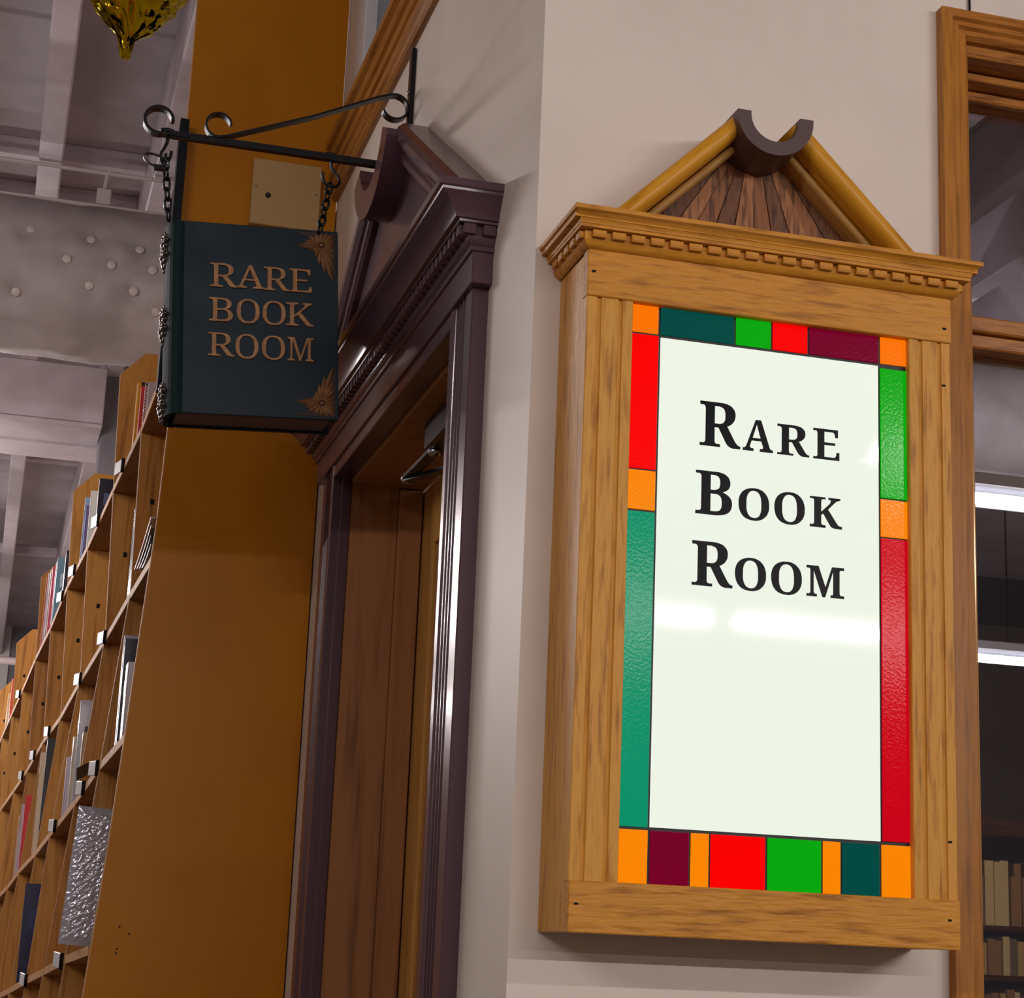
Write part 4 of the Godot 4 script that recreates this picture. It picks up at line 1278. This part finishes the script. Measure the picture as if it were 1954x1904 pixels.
	var pn := thing("wall_board", "pale blank board high on the far wall below the white pipe", "board", Vector3(-2.2, 0, -20.98))
	put("board_face", box_mesh(Vector3(0, 3.0, 0), Vector3(1.62, 5.6, 0.05), 0.004), M.white, pn)
	# foil balloon caught between two joists
	balloon()

func balloon() -> void:
	var o := thing("foil_balloon", "shiny yellow foil balloon floating up against the ceiling joists", "balloon", Vector3(-0.535, 4.325, -3.0))
	var nz := FastNoiseLite.new()
	nz.seed = 21
	nz.frequency = 1.0
	var st := st_new()
	var rings := []
	var nv := 60
	var nu := 72
	# a puffed pillow with a crimped seam, drawn in to a flat tail below
	for j in nv + 1:
		var v := float(j) / nv
		var y := 0.485 * v
		var hw := 0.0
		if y < 0.06: hw = lerpf(0.018, 0.029, y / 0.06)
		elif y < 0.105: hw = lerpf(0.029, 0.086, pow((y - 0.06) / 0.045, 1.2))
		else:
			var u := (y - 0.105) / 0.38
			hw = 0.086 + 0.165 * sin(minf(u * 1.25, 1.0) * PI / 2.0) - 0.16 * pow(maxf(u - 0.45, 0.0) / 0.55, 2.0)
		var hd := hw * (0.30 if y < 0.08 else lerpf(0.30, 0.55, minf((y - 0.08) / 0.2, 1.0)))
		if j == nv:
			hw *= 0.6
			hd *= 0.3
		var ring := PackedVector3Array()
		for k in nu:
			var a := TAU * k / nu
			var c := cos(a)
			var s := sin(a)
			var crimp := 1.0 + 0.16 * nz.get_noise_3d(y * 46.0, c * 6.0, s * 6.0) * (0.25 + absf(c))
			var fold := 0.022 * nz.get_noise_2d(a * 5.0, y * 16.0) * minf(y * 8.0, 1.0)
			ring.append(Vector3(hw * signf(c) * pow(absf(c), 0.9) * crimp, y, (hd + fold) * s * crimp))
		rings.append(ring)
	skin(st, rings)
	put("foil_skin", done(st), M.foil, o)
	st = st_new()
	lump(st, Vector3(-0.006, -0.003, 0.002), Vector3(0.007, 0.006, 0.005), 7, 4)
	lump(st, Vector3(0.008, -0.002, 0.003), Vector3(0.006, 0.005, 0.005), 7, 4)
	put("knot", done(st), M.foil, o)
	o.rotation = Vector3(0, 0.5, 0.04)

# ------------------------------------------------------------------ dim room behind the window
func build_back_room() -> void:
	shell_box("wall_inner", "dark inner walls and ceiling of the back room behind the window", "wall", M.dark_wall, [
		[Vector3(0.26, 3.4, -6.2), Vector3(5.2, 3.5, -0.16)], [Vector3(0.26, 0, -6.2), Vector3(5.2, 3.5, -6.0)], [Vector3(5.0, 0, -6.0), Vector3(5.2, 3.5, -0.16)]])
	var o := thing("cabinet", "dark wood book cabinet seen dimly through the window", "bookcase", Vector3(1.9, 0, -5.3))
	var m := wood(Color(0.20, 0.10, 0.07), Color(0.32, 0.18, 0.12), 0, 61, 4.0, 0.5, 0.35)
	put("side_panel", box_mesh(Vector3(0, 0, 0), Vector3(0.03, 2.3, 0.36), 0.002), m, o)
	put("side_panel", box_mesh(Vector3(2.57, 0, 0), Vector3(2.60, 2.3, 0.36), 0.002), m, o)
	put("top_board", box_mesh(Vector3(-0.04, 2.24, -0.02), Vector3(2.64, 2.32, 0.40), 0.006), m, o)
	put("back_panel", box_mesh(Vector3(0.03, 0, 0), Vector3(2.57, 2.24, 0.01), 0.0), m, o)
	for y in [0.1, 0.45, 0.80, 1.16, 1.41, 1.65, 1.86]: put("shelf", box_mesh(Vector3(0.03, y - 0.022, 0.01), Vector3(2.57, y, 0.355), 0.002), m, o)
	var r := RandomNumberGenerator.new()
	r.seed = 5
	var st := st_new()
	bx(st, Vector3(-0.5, 0, 0), Vector3(0.5, 1, 1), 0.01)
	var unit := done(st)
	var cols := []
	for c in [Color(0.72, 0.64, 0.50), Color(0.82, 0.77, 0.66), Color(0.58, 0.46, 0.36), Color(0.76, 0.74, 0.68), Color(0.46, 0.40, 0.38)]: cols.append(plain(c, 0.6))
	var tones := ["tan", "cream", "brown", "pale grey", "dark grey"]
	for row in [[1.86, 0.20, 0.29, "top"], [1.65, 0.13, 0.17, "middle"], [1.41, 0.16, 0.20, "lowest visible"]]:
		var x := 1.48
		while x < 1.92:
			var w := r.randf_range(0.026, 0.048)
			x += w / 2.0
			var c := r.randi() % 5
			var b := put("book", unit, cols[c], self)
			b.position = Vector3(1.9 + x, row[0] + 0.001, -5.20)
			b.scale = Vector3(w * 0.92, r.randf_range(row[1], row[2]), r.randf_range(0.20, 0.23))
			tag(b, "old %s book on the %s row of the dark cabinet behind the window" % [tones[c], row[3]], "book", "old books in the dark cabinet, %s row, %s ones" % [row[3], tones[c]])
			x += w / 2.0
	# a small globe lamp keeps the back room dim rather than black
	var lamp := thing("globe_lamp", "small round ceiling lamp in the back room", "ceiling lamp", Vector3(3.4, 3.05, -2.6))
	st = st_new()
	lump(st, Vector3.ZERO, Vector3(0.12, 0.12, 0.12), 20, 12)
	put("globe", done(st), glow(Color(1.0, 0.86, 0.66), 2.0), lamp)
	put("stem", box_mesh(Vector3(-0.01, 0.11, -0.01), Vector3(0.01, 0.35, 0.01), 0.002), M.iron, lamp)
	var gl := OmniLight3D.new()
	gl.name = "globe_light"
	gl.light_color = Color(1.0, 0.86, 0.66)
	gl.light_energy = 2.2
	gl.omni_range = 14.0
	gl.omni_attenuation = 2.0
	gl.light_size = 0.10
	gl.shadow_enabled = true
	lamp.add_child(gl, true)
